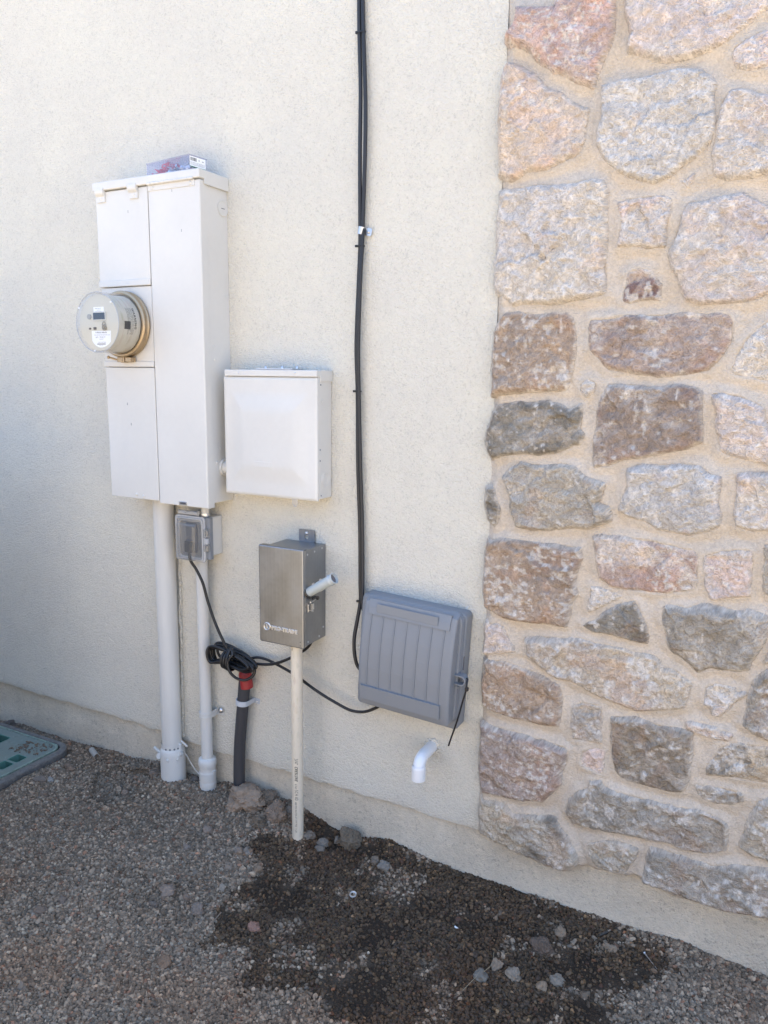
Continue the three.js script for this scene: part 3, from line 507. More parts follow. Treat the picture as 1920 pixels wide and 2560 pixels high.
// ---------------------------------------------------------------- main service panel
const ring = (r, tubeR, seg = 48) => new THREE.TorusGeometry(r, tubeR, 10, seg);
{
  const t = thing('service_cabinet', 'tall white metal service panel with two columns on the stucco wall', 'electrical panel', [-0.842, 0.861, 0]);
  const L = g => g.translate(0.842, -0.861, 0); const P = (n, g, m = M.panel, p = t, lab) => part(n, (Array.isArray(g) ? g : [g]).map(q => L(metreUV(q))), m, p, lab);
  P('cabinet', rbox(-1.003, -0.680, 0.866, 1.612, 0, 0.086, 0.002));
  P('upper_cover', [rbox(-1.005, -0.8365, 1.392, 1.6065, 0.0865, 0.0975, 0.002), rbox(-1.0055, -0.8363, 1.3835, 1.3985, 0.0865, 0.1, 0.002)]);
  P('socket_cover', [rbox(-1.002, -0.8368, 1.2045, 1.3822, 0.0865, 0.0955, 0.002), rbox(-1.004, -0.8365, 1.191, 1.205, 0.0865, 0.0985, 0.002)]);
  P('lower_cover', rbox(-1.0, -0.8365, 0.8615, 1.1895, 0.0865, 0.0972, 0.002));
  const door = P('door', [rbox(-0.8335, -0.6795, 0.856, 1.6065, 0.0865, 0.0985, 0.0025), rbox(-0.6812, -0.6785, 0.856, 1.6065, 0.074, 0.097, 0.001)]);
  const cap = P('rain_cap', [rbox(-1.0095, -0.6745, 1.6085, 1.6285, 0, 0.104, 0.003), rbox(-0.6775, -0.6745, 1.598, 1.612, 0, 0.086, 0.001)]);
  for (const x of [-0.985, -0.878]) {                              // bent clips that hold the left covers
    const sh = new THREE.Shape(); sh.moveTo(0, 0.030); sh.lineTo(0.008, 0.030); sh.quadraticCurveTo(0.0105, 0.019, 0.005, 0.015); sh.lineTo(0.0025, 0.012); sh.lineTo(0.0025, 0); sh.lineTo(0, 0); sh.closePath();
    const c = P('clip', new THREE.ExtrudeGeometry(sh, { depth: 0.026, bevelEnabled: true, bevelThickness: 0.0008, bevelSize: 0.0008, bevelSegments: 1 }).rotateY(-Math.PI / 2).translate(x + 0.013, 1.583, 0.098));
    P('screw', screwHead(0.0045).translate(x + 0.002, 1.59, 0.1005), M.panel, c);
  }
  const h = P('hinge', [rbox(-0.8325, -0.692, 1.5935, 1.6075, 0.098, 0.1005, 0.001), new THREE.CylinderGeometry(0.0028, 0.0028, 0.138, 10).rotateZ(Math.PI / 2).translate(-0.762, 1.609, 0.1035)]);
  for (let k = 0; k < 10; k++) P('hinge_knuckle', new THREE.CylinderGeometry(0.0034, 0.0034, 0.0105, 10).rotateZ(Math.PI / 2).translate(-0.825 + k * 0.0139, 1.609, 0.1035), M.panel, h);
  for (const x of [-0.818, -0.704]) P('screw', screwHead(0.0045).translate(x, 1.6, 0.1005), M.panel, h);
  const ko = P('knockout', [cyl(0.0165, 0.0165, 0.002, 36).rotateZ(Math.PI / 2).translate(-0.6792, 1.5575, 0.0185), ring(0.0165, 0.0012).rotateY(Math.PI / 2).translate(-0.6785, 1.5575, 0.0185)]);
  P('slot', rbox(-0.6785, -0.6778, 1.5568, 1.5582, 0.0125, 0.0245, 0.0002, 1), M.seam, ko);
  for (const [y, z] of [[1.21, 0.058], [1.24, 0.06], [0.998, 0.046], [0.965, 0.06], [1.36, 0.012]]) P('rivet', screwHead(0.0035, 0.001).rotateY(Math.PI / 2).translate(-0.680, y, z));
  P('hasp', [rbox(-0.769, -0.7445, 0.859, 0.867, 0.098, 0.0998, 0.0006)], M.zinc); P('hasp_slot', rbox(-0.765, -0.7485, 0.8615, 0.8645, 0.0992, 0.1003, 0.0004), M.seam);
  for (const [x, y] of [[-0.9124, 0.8726], [-0.8892, 0.8696]]) P('screw', screwHead(0.004).translate(x, y, 0.0975));
  // pale scuffs worn through the finish
  const sc = []; for (const [x, y] of [[-0.9, 1.555], [-0.76, 1.589], [-0.735, 1.50], [-0.93, 1.10], [-0.92, 1.05]]) sc.push(rbox(x - 0.0006, x + 0.0006, y - 0.003, y + 0.003, x > -0.835 ? 0.0984 : 0.0971, x > -0.835 ? 0.0987 : 0.0977, 0.0001, 1)); P('paint_chip', sc, M.greyDark);
}
// ---------------------------------------------------------------- electric meter
{
  const t = thing('electric_meter', 'round glass electric meter with cream face plugged into the white panel', 'meter', [-0.921, 1.2925, 0.098]);
  const P = (n, g, m, p = t, lab) => part(n, g, m, p, lab);
  const side = canvasTex(1024, 192, (c, w, h) => {
    c.fillStyle = '#c9c3b2'; c.fillRect(0, 0, w, h);
    const r = mulberry(3); for (let k = 0; k < 260; k++) { c.fillStyle = `rgba(${120 + r() * 60},${110 + r() * 50},${85 + r() * 40},${0.05 + r() * 0.08})`; c.beginPath(); c.ellipse(r() * w, r() * h, 4 + r() * 40, 2 + r() * 10, 0, 0, 7); c.fill(); }
    c.fillStyle = '#2d2c2a'; c.fillRect(0.215 * w, 0.24 * h, 46, 54);                      // optical port patch
    c.save(); c.translate(0.34 * w, 0.80 * h); c.rotate(Math.PI); c.fillStyle = '#2c2a26'; c.font = 'bold 26px sans-serif'; c.fillText('WARNING', 0, 18);
    c.font = '10px sans-serif'; for (let k = 0; k < 5; k++) c.fillText(['REMOVE POWER BEFORE WORKING', 'INSTALLED BY QUALIFIED PERSONS', 'DANGEROUS VOLTAGE PRESENT IN', 'THE METER AND SOCKET BASE'][k % 4], 0, 32 + k * 11); c.restore();
  });
  side.wrapS = THREE.RepeatWrapping;
  P('meter_body', cyl(0.0645, 0.0672, 0.064, 64, true).rotateX(Math.PI / 2).translate(0, -0.0006, 0.052), std(lin(1, 1, 1), { map: side, roughness: 0.6 }));
  const face = canvasTex(512, 512, (c, w, h) => {
    c.fillStyle = '#cdc8b6'; c.fillRect(0, 0, w, h);
    c.fillStyle = '#f1f1ee'; c.fillRect(188, 112, 132, 52); c.fillStyle = '#555'; c.font = '12px sans-serif'; c.fillText('⊙ Model type AX', 198, 130); c.font = '9px sans-serif'; c.fillText('Lafayette IN', 230, 144); c.fillText('CL200 240V 3W 60Hz', 206, 157);
    c.fillStyle = '#eef0f0'; c.beginPath(); c.moveTo(150, 330); c.lineTo(400, 330); c.lineTo(392, 430); c.quadraticCurveTo(340, 480, 262, 484); c.quadraticCurveTo(190, 478, 152, 420); c.fill();
    c.fillStyle = '#3c3c3c'; c.font = 'bold 17px sans-serif'; c.fillText('1~FOCUS  AXRe-SD', 196, 352); c.font = '11px sans-serif'; c.fillText('CL200 240V 3W TYPE AXR-SD 30TA 1.0 Kh', 180, 372); c.font = '20px sans-serif'; c.fillText('APS   7518177', 198, 396); c.font = '12px sans-serif'; c.fillText('75181177', 245, 412); c.fillText('FM 2S  WATTHOUR', 230, 440); c.fillRect(215, 447, 110, 8); c.font = '9px sans-serif'; c.fillText('Made in USA', 240, 466);
    c.strokeStyle = '#8d8772'; c.lineWidth = 3; c.beginPath(); c.moveTo(305, 320); c.lineTo(318, 268); c.lineTo(340, 285); c.lineTo(352, 318); c.closePath(); c.stroke();
  });
  const fp = P('face_plate', new THREE.CircleGeometry(0.0645, 64).translate(0, -0.0006, 0.0842), std(lin(1, 1, 1), { map: face, roughness: 0.55 }));
  P('display', rbox(-0.0175, 0.0215, 0.0065, 0.0225, 0.0843, 0.0862, 0.0006), M.lcd, fp); P('display_frame', extrude((() => { const s = roundRect(0.043, 0.02, 0.001, 0.002, 0.0145); s.holes.push(roundRect(0.0385, 0.0155, 0.0006, 0.002, 0.0145)); return s; })(), 0.0025), M.plate, fp);
  fp.children[1].position.z = 0.0843;
  P('reset_cap', cyl(0.0062, 0.0062, 0.003, 24).rotateX(Math.PI / 2).translate(-0.031, 0.0135, 0.0855), std(lin(0.35, 0.34, 0.30)), fp);
  P('sensor_window', [rbox(-0.034, -0.0275, -0.016, -0.0115, 0.0843, 0.0858, 0.001), rbox(-0.0195, -0.01, -0.0165, -0.0105, 0.0843, 0.0858, 0.001)], M.darkMetal, fp);
  const knob = P('reset_knob', [ring(0.0058, 0.0014, 24).translate(0.017, -0.012, 0.0862), cyl(0.0028, 0.0028, 0.004, 16).rotateX(Math.PI / 2).translate(0.017, -0.012, 0.0862), ring(0.008, 0.0009, 24).scale(0.75, 1.2, 1).translate(0.0165, -0.0085, 0.0858)], std(lin(0.30, 0.28, 0.22)), fp);
  const cov = P('cover', [lathe([[0.0742, 0.020], [0.0725, 0.024], [0.0706, 0.05], [0.0695, 0.086], [0.0682, 0.0905], [0.066, 0.092], [0.0001, 0.092]], 72).rotateX(Math.PI / 2).scale(1, 1, 1)], M.clear, t, 'clear domed meter cover');
  P('cover_rim', [ring(0.0692, 0.0011, 80).translate(0, 0, 0.0905)], M.smokyDense, cov);
  for (const a of [2.6, 0.75, 4.55]) P('cover_lug', cyl(0.0022, 0.0022, 0.002, 12).rotateX(Math.PI / 2).translate(Math.cos(a) * 0.066, Math.sin(a) * 0.066, 0.092), M.pvcWhite, cov);
  const rg = P('sealing_ring', [lathe([[0.070, 0.0], [0.0785, 0.0], [0.0795, 0.003], [0.0785, 0.0055], [0.0765, 0.007], [0.0765, 0.013], [0.0785, 0.0145], [0.0793, 0.0175], [0.078, 0.021], [0.0735, 0.022], [0.070, 0.020]], 80).rotateX(Math.PI / 2)], M.brass, t, 'tan metal sealing ring round the meter');
  P('ring_clasp', [rbox(-0.022, 0.028, -0.0895, -0.0785, 0.001, 0.004, 0.001), rbox(-0.021, -0.006, -0.09, -0.078, 0.003, 0.016, 0.0015), rbox(0.008, 0.026, -0.09, -0.0785, 0.003, 0.018, 0.0015), rbox(-0.005, 0.001, -0.0915, -0.078, 0.004, 0.02, 0.0012), rbox(0.0022, 0.0068, -0.0915, -0.078, 0.004, 0.02, 0.0012), cyl(0.0025, 0.0025, 0.05, 10).rotateZ(Math.PI / 2).translate(0.003, -0.085, 0.012)], M.brass, rg);
  P('seal_wire', [...capTube([[-0.022, -0.085, 0.016], [-0.03, -0.082, 0.024], [-0.034, -0.078, 0.03], [-0.028, -0.08, 0.024], [-0.021, -0.084, 0.014]], 0.0011, 30, 6), new THREE.SphereGeometry(0.004, 12, 8).translate(-0.034, -0.079, 0.03)], M.brass, rg);
}
// ---------------------------------------------------------------- clear case of screws on top of the panel
{
  const t = thing('organizer_case', 'clear plastic hardware case with a white barcode label on the panel top', 'case', [-0.787, 1.6287, 0.052]);
  t.rotation.y = -0.14;
  const w = 0.152, d = 0.052, hh = 0.0345, th = 0.0013;
  part('case_shell', [rbox(-w / 2, w / 2, 0.0003, th, -d / 2, d / 2, 0.0004, 1), rbox(-w / 2, w / 2, th, hh, d / 2 - th, d / 2, 0.0004, 1), rbox(-w / 2, w / 2, th, hh, -d / 2, -d / 2 + th, 0.0004, 1), rbox(-w / 2, -w / 2 + th, th, hh, -d / 2 + th, d / 2 - th, 0.0004, 1), rbox(w / 2 - th, w / 2, th, hh, -d / 2 + th, d / 2 - th, 0.0004, 1), rbox(-0.006, -0.006 + th, th, hh, -d / 2 + th, d / 2 - th, 0.0004, 1)], phy(lin(0.93, 0.92, 0.95), { roughness: 0.08, transmission: 0.97, thickness: 0 }), t);
  part('case_lid', rbox(-w / 2 - 0.001, w / 2 + 0.001, hh, hh + 0.0025, -d / 2 - 0.001, d / 2 + 0.001, 0.0008), phy(lin(0.88, 0.87, 0.92), { roughness: 0.12, transmission: 0.92, thickness: 0 }), t);
  const lab = canvasTex(256, 128, (c, W, H) => { c.fillStyle = '#f4f4f2'; c.fillRect(0, 0, W, H); c.fillStyle = '#1c7a55'; c.fillRect(0, H - 8, W, 8); c.fillStyle = '#222'; const r = mulberry(12); for (let x = 14; x < 110; x += 2 + r() * 5) c.fillRect(x, 12, 1 + r() * 3, 42); c.font = 'bold 18px sans-serif'; c.fillText('#8', 140, 40); c.fillText('100', 195, 44); c.font = '10px sans-serif'; for (let k = 0; k < 3; k++) c.fillText('PLASTIC ANCHOR KIT WITH SCREWS AND DRILL BIT', 10, 76 + k * 14); });
  part('label', new THREE.PlaneGeometry(0.047, 0.0225).rotateY(Math.PI / 2).translate(w / 2 + 0.0004, 0.0225, 0.001), std(lin(1, 1, 1), { map: lab, roughness: 0.5 }), t, 'white barcode label');
  const place = (name, list, m, label, cat) => { const o = solo(name, list, m, label, cat, [-0.787, 1.6287, 0.052]); o.rotation.y = -0.14; o.userData.kind = 'stuff'; };
  const r = mulberry(44), an = [], sc = [];
  for (let k = 0; k < 90; k++) { const x = lerp(-0.062, -0.010, r()), z = lerp(-0.02, 0.02, r()), hgt = lerp(0.006, 0.026, clamp((x + 0.065) / 0.055)) * r(); an.push(mergeGeometries([cyl(0.0012, 0.0024, 0.02, 8), cyl(0.0032, 0.0032, 0.002, 8).translate(0, -0.01, 0)]).rotateZ(lerp(0.6, 2.4, r())).rotateY(r() * 1.2 - 0.6).translate(x, 0.006 + hgt, z)); }
  for (let k = 0; k < 120; k++) { const x = lerp(-0.002, 0.064, r()), z = lerp(-0.019, 0.019, r()), hgt = 0.016 * r() * lerp(0.5, 1, clamp((x) / 0.05)); sc.push(mergeGeometries([cyl(0.0014, 0.0005, 0.018, 7), cyl(0.0034, 0.0016, 0.0025, 10).translate(0, 0.009, 0)]).rotateZ(lerp(0.9, 2.2, r())).rotateY(r() * 6).translate(x, 0.005 + hgt, z)); }
  place('wall_anchors', an, M.redAnchor, 'heap of small red plastic wall anchors inside the clear case', 'anchors');
  place('screws', sc, M.zinc, 'heap of small zinc screws inside the clear case', 'screws');
}
// ---------------------------------------------------------------- second enclosure
{
  const t = thing('breaker_box', 'squarer white metal breaker box with a pressed door beside the tall panel', 'electrical box', [-0.522, 0.893, 0]);
  const L = g => g.translate(0.522, -0.893, 0); const P = (n, g, m = M.panel, p = t) => part(n, (Array.isArray(g) ? g : [g]).map(q => L(metreUV(q))), m, p);
  P('cabinet', rbox(-0.6455, -0.3915, 0.8965, 1.1735, 0, 0.0545, 0.002));
  // door with a shallow pressed pillow
  const w = 0.262, h = 0.2775, g = new THREE.PlaneGeometry(w, h, 70, 74), p = g.attributes.position;
  for (let i = 0; i < p.count; i++) { const x = p.getX(i), y = p.getY(i); const m = Math.min(clamp((x + w / 2 - 0.018) / 0.045), clamp((w / 2 - 0.016 - x) / 0.055), clamp((y + h / 2 - 0.028) / 0.05), clamp((h / 2 - 0.030 - y) / 0.055)); const s = m * m * (3 - 2 * m); const e = Math.min(clamp((w / 2 - Math.abs(x)) / 0.003), clamp((h / 2 - Math.abs(y)) / 0.003)); p.setZ(i, 0.0632 + s * 0.005 - (1 - e) ** 2 * 0.003 + (fbm(x * 9 + 4, y * 9, 1, 2) - 0.5) * 0.0012); }
  g.computeVertexNormals(); g.translate(-0.5225, 1.0322, 0);
  const door = P('door', [mergeVertices(g), rbox(-0.6535, -0.3915, 0.8934, 1.171, 0.055, 0.0606, 0.0008)]);
  P('door_plate', rbox(-0.562, -0.512, 0.9625, 0.976, 0.0670, 0.0689, 0.0006), M.panel, door);
  P('rain_cap', [rbox(-0.6475, -0.39, 1.172, 1.187, 0, 0.0655, 0.002)]);
  P('cap_lip', rbox(-0.3915, -0.3893, 1.162, 1.187, 0, 0.05, 0.0008));
  P('hub_plate', [rbox(-0.568, -0.465, 1.1875, 1.1905, 0.006, 0.05, 0.001)], M.zinc); for (const x of [-0.56, -0.513, -0.472]) P('screw', lathe([[0, 0.006], [0.004, 0.0045], [0.0045, 0], [0.0045, -0.002]], 14).translate(x, 1.1912, 0.02), M.zinc);
  for (const [x, y] of [[-0.605, 1.18], [-0.447, 1.18]]) P('cap_screw', screwHead(0.0024, 0.001).translate(x, y, 0.0655), M.zinc);
  const ko = P('knockout', [ring(0.016, 0.0009).rotateY(Math.PI / 2).translate(-0.3915, 0.94, 0.027), ring(0.0105, 0.0008).rotateY(Math.PI / 2).translate(-0.3915, 0.94, 0.027), cyl(0.004, 0.004, 0.002, 18).rotateZ(Math.PI / 2).translate(-0.3912, 1.117, 0.04)]);
  for (const [y, z] of [[1.155, 0.047], [1.18, 0.03], [0.905, 0.046], [0.985, 0.05], [1.01, 0.05]]) P('side_screw', screwHead(0.0016, 0.0008).rotateY(Math.PI / 2).translate(-0.391, y, z), M.greyDark);
  P('latch', [rbox(-0.463, -0.448, 0.880, 0.8935, 0.056, 0.0595, 0.001), ring(0.0045, 0.0012, 20).translate(-0.4545, 0.881, 0.058)], M.zinc);
  for (const [x, y] of [[-0.615, 1.095], [-0.614, 0.962], [-0.59, 0.985], [-0.455, 1.095]]) P('emboss_mark', rbox(x - 0.0009, x + 0.0009, y - 0.0028, y + 0.0028, 0.0625, 0.0648, 0.0004), M.greyDark);
  P('nipple', [cyl(0.0155, 0.0155, 0.040, 28).rotateZ(Math.PI / 2).translate(-0.661, 0.951, 0.034), cyl(0.0215, 0.0215, 0.009, 12).rotateZ(Math.PI / 2).translate(-0.651, 0.951, 0.034), cyl(0.021, 0.021, 0.006, 12).rotateZ(Math.PI / 2).translate(-0.676, 0.951, 0.034)], M.pipePaint);
}
// a strap bent over a pipe of radius r whose axis lies zc off the wall, with ears of the given lengths flat on the wall
function omega(r, zc, h, left, right, th = 0.0016) {
  const line = [[-r - left, 0.001]]; if (left) line.push([-r - 0.002, 0.001]); line.push([-r, 0.004]);
  for (let k = 0; k <= 16; k++) { const a = Math.PI - k / 16 * Math.PI; line.push([Math.cos(a) * r, zc + Math.sin(a) * r]); }
  line.push([r, 0.004]); if (right) line.push([r + 0.002, 0.001]); line.push([r + right, 0.001]);
  const s = new THREE.Shape(), off = []; line.forEach((p, i) => { const q = line[Math.min(i + 1, line.length - 1)], o = line[Math.max(i - 1, 0)]; const dx = q[0] - o[0], dz = q[1] - o[1], l = Math.hypot(dx, dz) || 1; off.push([p[0] - dz / l * th, p[1] + dx / l * th]); });
  s.moveTo(...line[0]); line.slice(1).forEach(p => s.lineTo(...p)); off.reverse().forEach(p => s.lineTo(...p)); s.closePath();
  return new THREE.ExtrudeGeometry(s, { depth: h, bevelEnabled: false }).rotateX(Math.PI / 2).translate(0, h / 2, 0);
}
// ---------------------------------------------------------------- conduits below the panel
{
  const t = thing('large_conduit', 'thick white painted conduit from the tall panel down into gravel', 'conduit', [-0.887, 0, 0.031]);
  part('pipe', [lathe([[0.0268, 0.03], [0.0268, 0.862]], 44).translate(0, 0, 0)], M.pipePaint, t);
  part('sleeve', [lathe([[0.031, 0.0], [0.0335, 0.03], [0.034, 0.145], [0.0325, 0.158], [0.028, 0.163], [0.027, 0.163]], 44).translate(0.003, 0, 0.002)], M.pipePaint, t);
  const c = solo('pipe_clamp', [lathe([[0.0285, 0.157], [0.0292, 0.1575], [0.0292, 0.1745], [0.0285, 0.175]], 44).translate(0.0005, 0, 0.0005), rbox(-0.042, -0.026, 0.135, 0.165, 0.008, 0.014, 0.004).rotateZ(0.5).translate(0.07, 0.015, 0), rbox(0.022, 0.034, 0.146, 0.178, -0.004, 0.006, 0.004), cyl(0.0042, 0.0042, 0.03, 12).rotateZ(1.1).translate(-0.042, 0.144, 0.012), cyl(0.0065, 0.0065, 0.009, 6).rotateX(1.2).rotateZ(0.4).translate(0.036, 0.152, 0.008), cyl(0.003, 0.003, 0.03, 10).rotateZ(1.1).translate(0.034, 0.176, -0.008), cyl(0.008, 0.0075, 0.006, 16).rotateX(1.2).translate(-0.024, 0.139, 0.026)], M.pipePaint, 'white painted perforated strap clamp round the thick conduit', 'clamp', [-0.887, 0, 0.031]);
  const holes = []; for (const a of [0.15, 0.55, 0.95, 1.3]) holes.push(cyl(0.0028, 0.0028, 0.0012, 12).rotateX(Math.PI / 2).translate(0, 0, 0.0292).rotateY(a).translate(-0.887, 0.166, 0.0315));
  const ho = part('strap_hole', holes, M.greyDark, c); ho.position.set(0.887, 0, -0.031);
  solo('ground_wire', capTube([[-0.85, 0.158, 0.03], [-0.846, 0.14, 0.02], [-0.838, 0.118, 0.014], [-0.825, 0.10, 0.012], [-0.806, 0.088, 0.014], [-0.792, 0.072, 0.02], [-0.788, 0.055, 0.02]], 0.0016, 40, 6), M.pipePaint, 'thin painted ground wire sagging from the clamp to the slim conduit', 'wire');
  for (const a of [0.3, 1.1]) part('bolt', screwHead(0.0042, 0.003).translate(0, 0, 0.034).rotateY(a).translate(0.003, 0.139, 0.002), M.pipePaint, c);
}
{
  const t = thing('small_conduit', 'slim white painted conduit with a coupling below the outlet box', 'conduit', [-0.764, 0, 0.03]);
  part('pipe', [lathe([[0.0152, 0.06], [0.0152, 0.735]], 32)], M.pipePaint, t);
  part('coupling', [lathe([[0.019, 0.03], [0.0205, 0.06], [0.0225, 0.085], [0.0225, 0.092], [0.0212, 0.0935], [0.0212, 0.097], [0.0225, 0.0985], [0.0225, 0.116], [0.0235, 0.119], [0.0225, 0.122], [0.0215, 0.124], [0.0215, 0.136], [0.0238, 0.139], [0.0242, 0.150], [0.0225, 0.158], [0.0165, 0.161], [0.015, 0.161]], 36), rbox(0.016, 0.024, 0.118, 0.128, -0.004, 0.006, 0.002)], M.pipePaint, t);
  part('stub', [lathe([[0.0105, 0.845 - 0.03], [0.0105, 0.866]], 20).translate(0.023, 0, 0.008)], M.pipePaint, t, 'short stub up into the panel');
  part('stub_nut', [cyl(0.0145, 0.0145, 0.008, 6).translate(0.023, 0.828, 0.008)], M.zinc, t);
  const s = thing('pipe_strap', 'white pipe strap with a shiny screw on the slim conduit', 'strap', [-0.764, 0.285, 0.03]);
  part('band', omega(0.0156, 0.03, 0.017, 0.0, 0.022).translate(0, 0, -0.03), M.pipePaint, s);
  part('band_ridge', [omega(0.0166, 0.03, 0.004, 0, 0).translate(0, 0.004, -0.03), omega(0.0166, 0.03, 0.004, 0, 0).translate(0, -0.005, -0.03)], M.pipePaint, s);
  part('screw', screwHead(0.0085, 0.004).translate(0.029, 0.006, -0.0255), M.zinc, s);
}
{
  const path = [[-0.6320, 0.42, 0.030], [-0.6385, 0.36, 0.029], [-0.6465, 0.30, 0.028], [-0.6565, 0.22, 0.026], [-0.6605, 0.14, 0.026], [-0.6605, 0.03, 0.027]];
  const t = thing('duct_stub', 'dark grey plastic duct with a red end cap leaning on the wall', 'duct');
  part('duct', tube(path, 0.0152, 50, 24), M.duct, t);
  part('end_cap', [lathe([[0.0158, -0.042], [0.0168, -0.041], [0.0165, -0.004], [0.0145, 0.002], [0.009, 0.005], [0.0085, 0.012], [0.005, 0.014], [0, 0.014]], 32).rotateZ(0.1).rotateX(0.02).translate(-0.6317, 0.428, 0.030)], M.red, t, 'red plastic end cap');
  const s = thing('duct_strap', 'grey plastic strap with two screws holding the dark duct', 'strap', [-0.6415, 0.345, 0.029]); s.rotation.z = -0.1;
  part('band', omega(0.0158, 0.029, 0.0135, 0, 0.018, 0.002).translate(0, 0, -0.029), M.strap, s);
  part('ear', extrude(roundRect(0.013, 0.020, 0.006, -0.0195, 0.008), 0.0025, 0.0006).translate(0, 0, -0.027), M.strap, s);
  for (const [x, y] of [[0.0265, 0], [-0.0215, 0.014]]) part('screw', screwHead(0.0036, 0.002).translate(x, y, -0.0243), M.zinc, s);
}
// ---------------------------------------------------------------- weatherproof outlet
{
  const t = thing('outlet_box', 'weatherproof outlet with smoky clear bubble cover and white box below panel', 'outlet', [-0.767, 0.775, 0]);
  const L = g => g.translate(0.767, -0.775, 0); const P = (n, g, m, p = t) => part(n, (Array.isArray(g) ? g : [g]).map(q => L(metreUV(q))), m, p);
  P('back_box', rbox(-0.812, -0.7185, 0.7225, 0.8225, 0, 0.0405, 0.003), M.pipePaint);
  P('gasket_frame', rbox(-0.8175, -0.7135, 0.7155, 0.8235, 0.0405, 0.055, 0.003), M.grey);
  P('receptacle', [rbox(-0.788, -0.752, 0.73, 0.805, 0.0545, 0.061, 0.003), rbox(-0.783, -0.757, 0.772, 0.797, 0.061, 0.0635, 0.003), rbox(-0.783, -0.757, 0.737, 0.762, 0.061, 0.0635, 0.003)], std(lin(0.10, 0.105, 0.115), { roughness: 0.5 }));
  const plug = P('plug', [rbox(-0.780, -0.757, 0.733, 0.762, 0.0636, 0.077, 0.004)], M.cord);
  // bubble: a tapered shell with an open back
  const g = new RoundedBoxGeometry(0.076, 0.104, 0.03, 5, 0.008), p = g.attributes.position;
  for (let i = 0; i < p.count; i++) { const k = clamp((p.getZ(i) + 0.015) / 0.03); p.setX(i, p.getX(i) * lerp(1, 0.80, k) + 0.0 * k); p.setY(i, p.getY(i) * lerp(1, 0.94, k) - 0.004 * k * (p.getY(i) > 0 ? 1 : 0.2)); if (p.getZ(i) > 0.005) p.setZ(i, p.getZ(i) - 0.006 * clamp((p.getY(i) - 0.02) / 0.03)); }
  g.computeVertexNormals(); g.translate(-0.7705, 0.765, 0.0725);
  const cov = P('bubble_cover', [mergeVertices(g)], M.smoky);
  const fl = roundRect(0.097, 0.117, 0.010, -0.7725, 0.7665); fl.holes.push(roundRect(0.07, 0.09, 0.008, -0.7715, 0.765));
  P('cover_flange', [extrude(fl, 0.005, 0.0012).translate(0, 0, 0.056), (() => { const s = roundRect(0.086, 0.107, 0.008, -0.7715, 0.7665); s.holes.push(roundRect(0.08, 0.1, 0.006, -0.7715, 0.7665)); return extrude(s, 0.0035, 0.0008).translate(0, 0, 0.061); })()], M.smokyDense, cov);
  P('cover_hinge', [cyl(0.0058, 0.0058, 0.024, 16).rotateZ(Math.PI / 2).translate(-0.7935, 0.8325, 0.0595), cyl(0.0052, 0.0052, 0.012, 16).rotateZ(Math.PI / 2).translate(-0.775, 0.832, 0.0595), cyl(0.0058, 0.0058, 0.024, 16).rotateZ(Math.PI / 2).translate(-0.7565, 0.8325, 0.0595)], M.smokyDense, cov);
  for (const [y0, y1] of [[0.7725, 0.797], [0.7375, 0.757]]) P('latch_lug', [rbox(-0.7255, -0.7115, y0, y1, 0.0545, 0.067, 0.003), cyl(0.004, 0.004, 0.012, 12).translate(-0.7185, (y0 + y1) / 2, 0.0605)], M.smoky, cov);
  P('latch_tab', rbox(-0.7225, -0.7135, 0.757, 0.7725, 0.056, 0.0645, 0.002), M.smokyDense, cov);
}
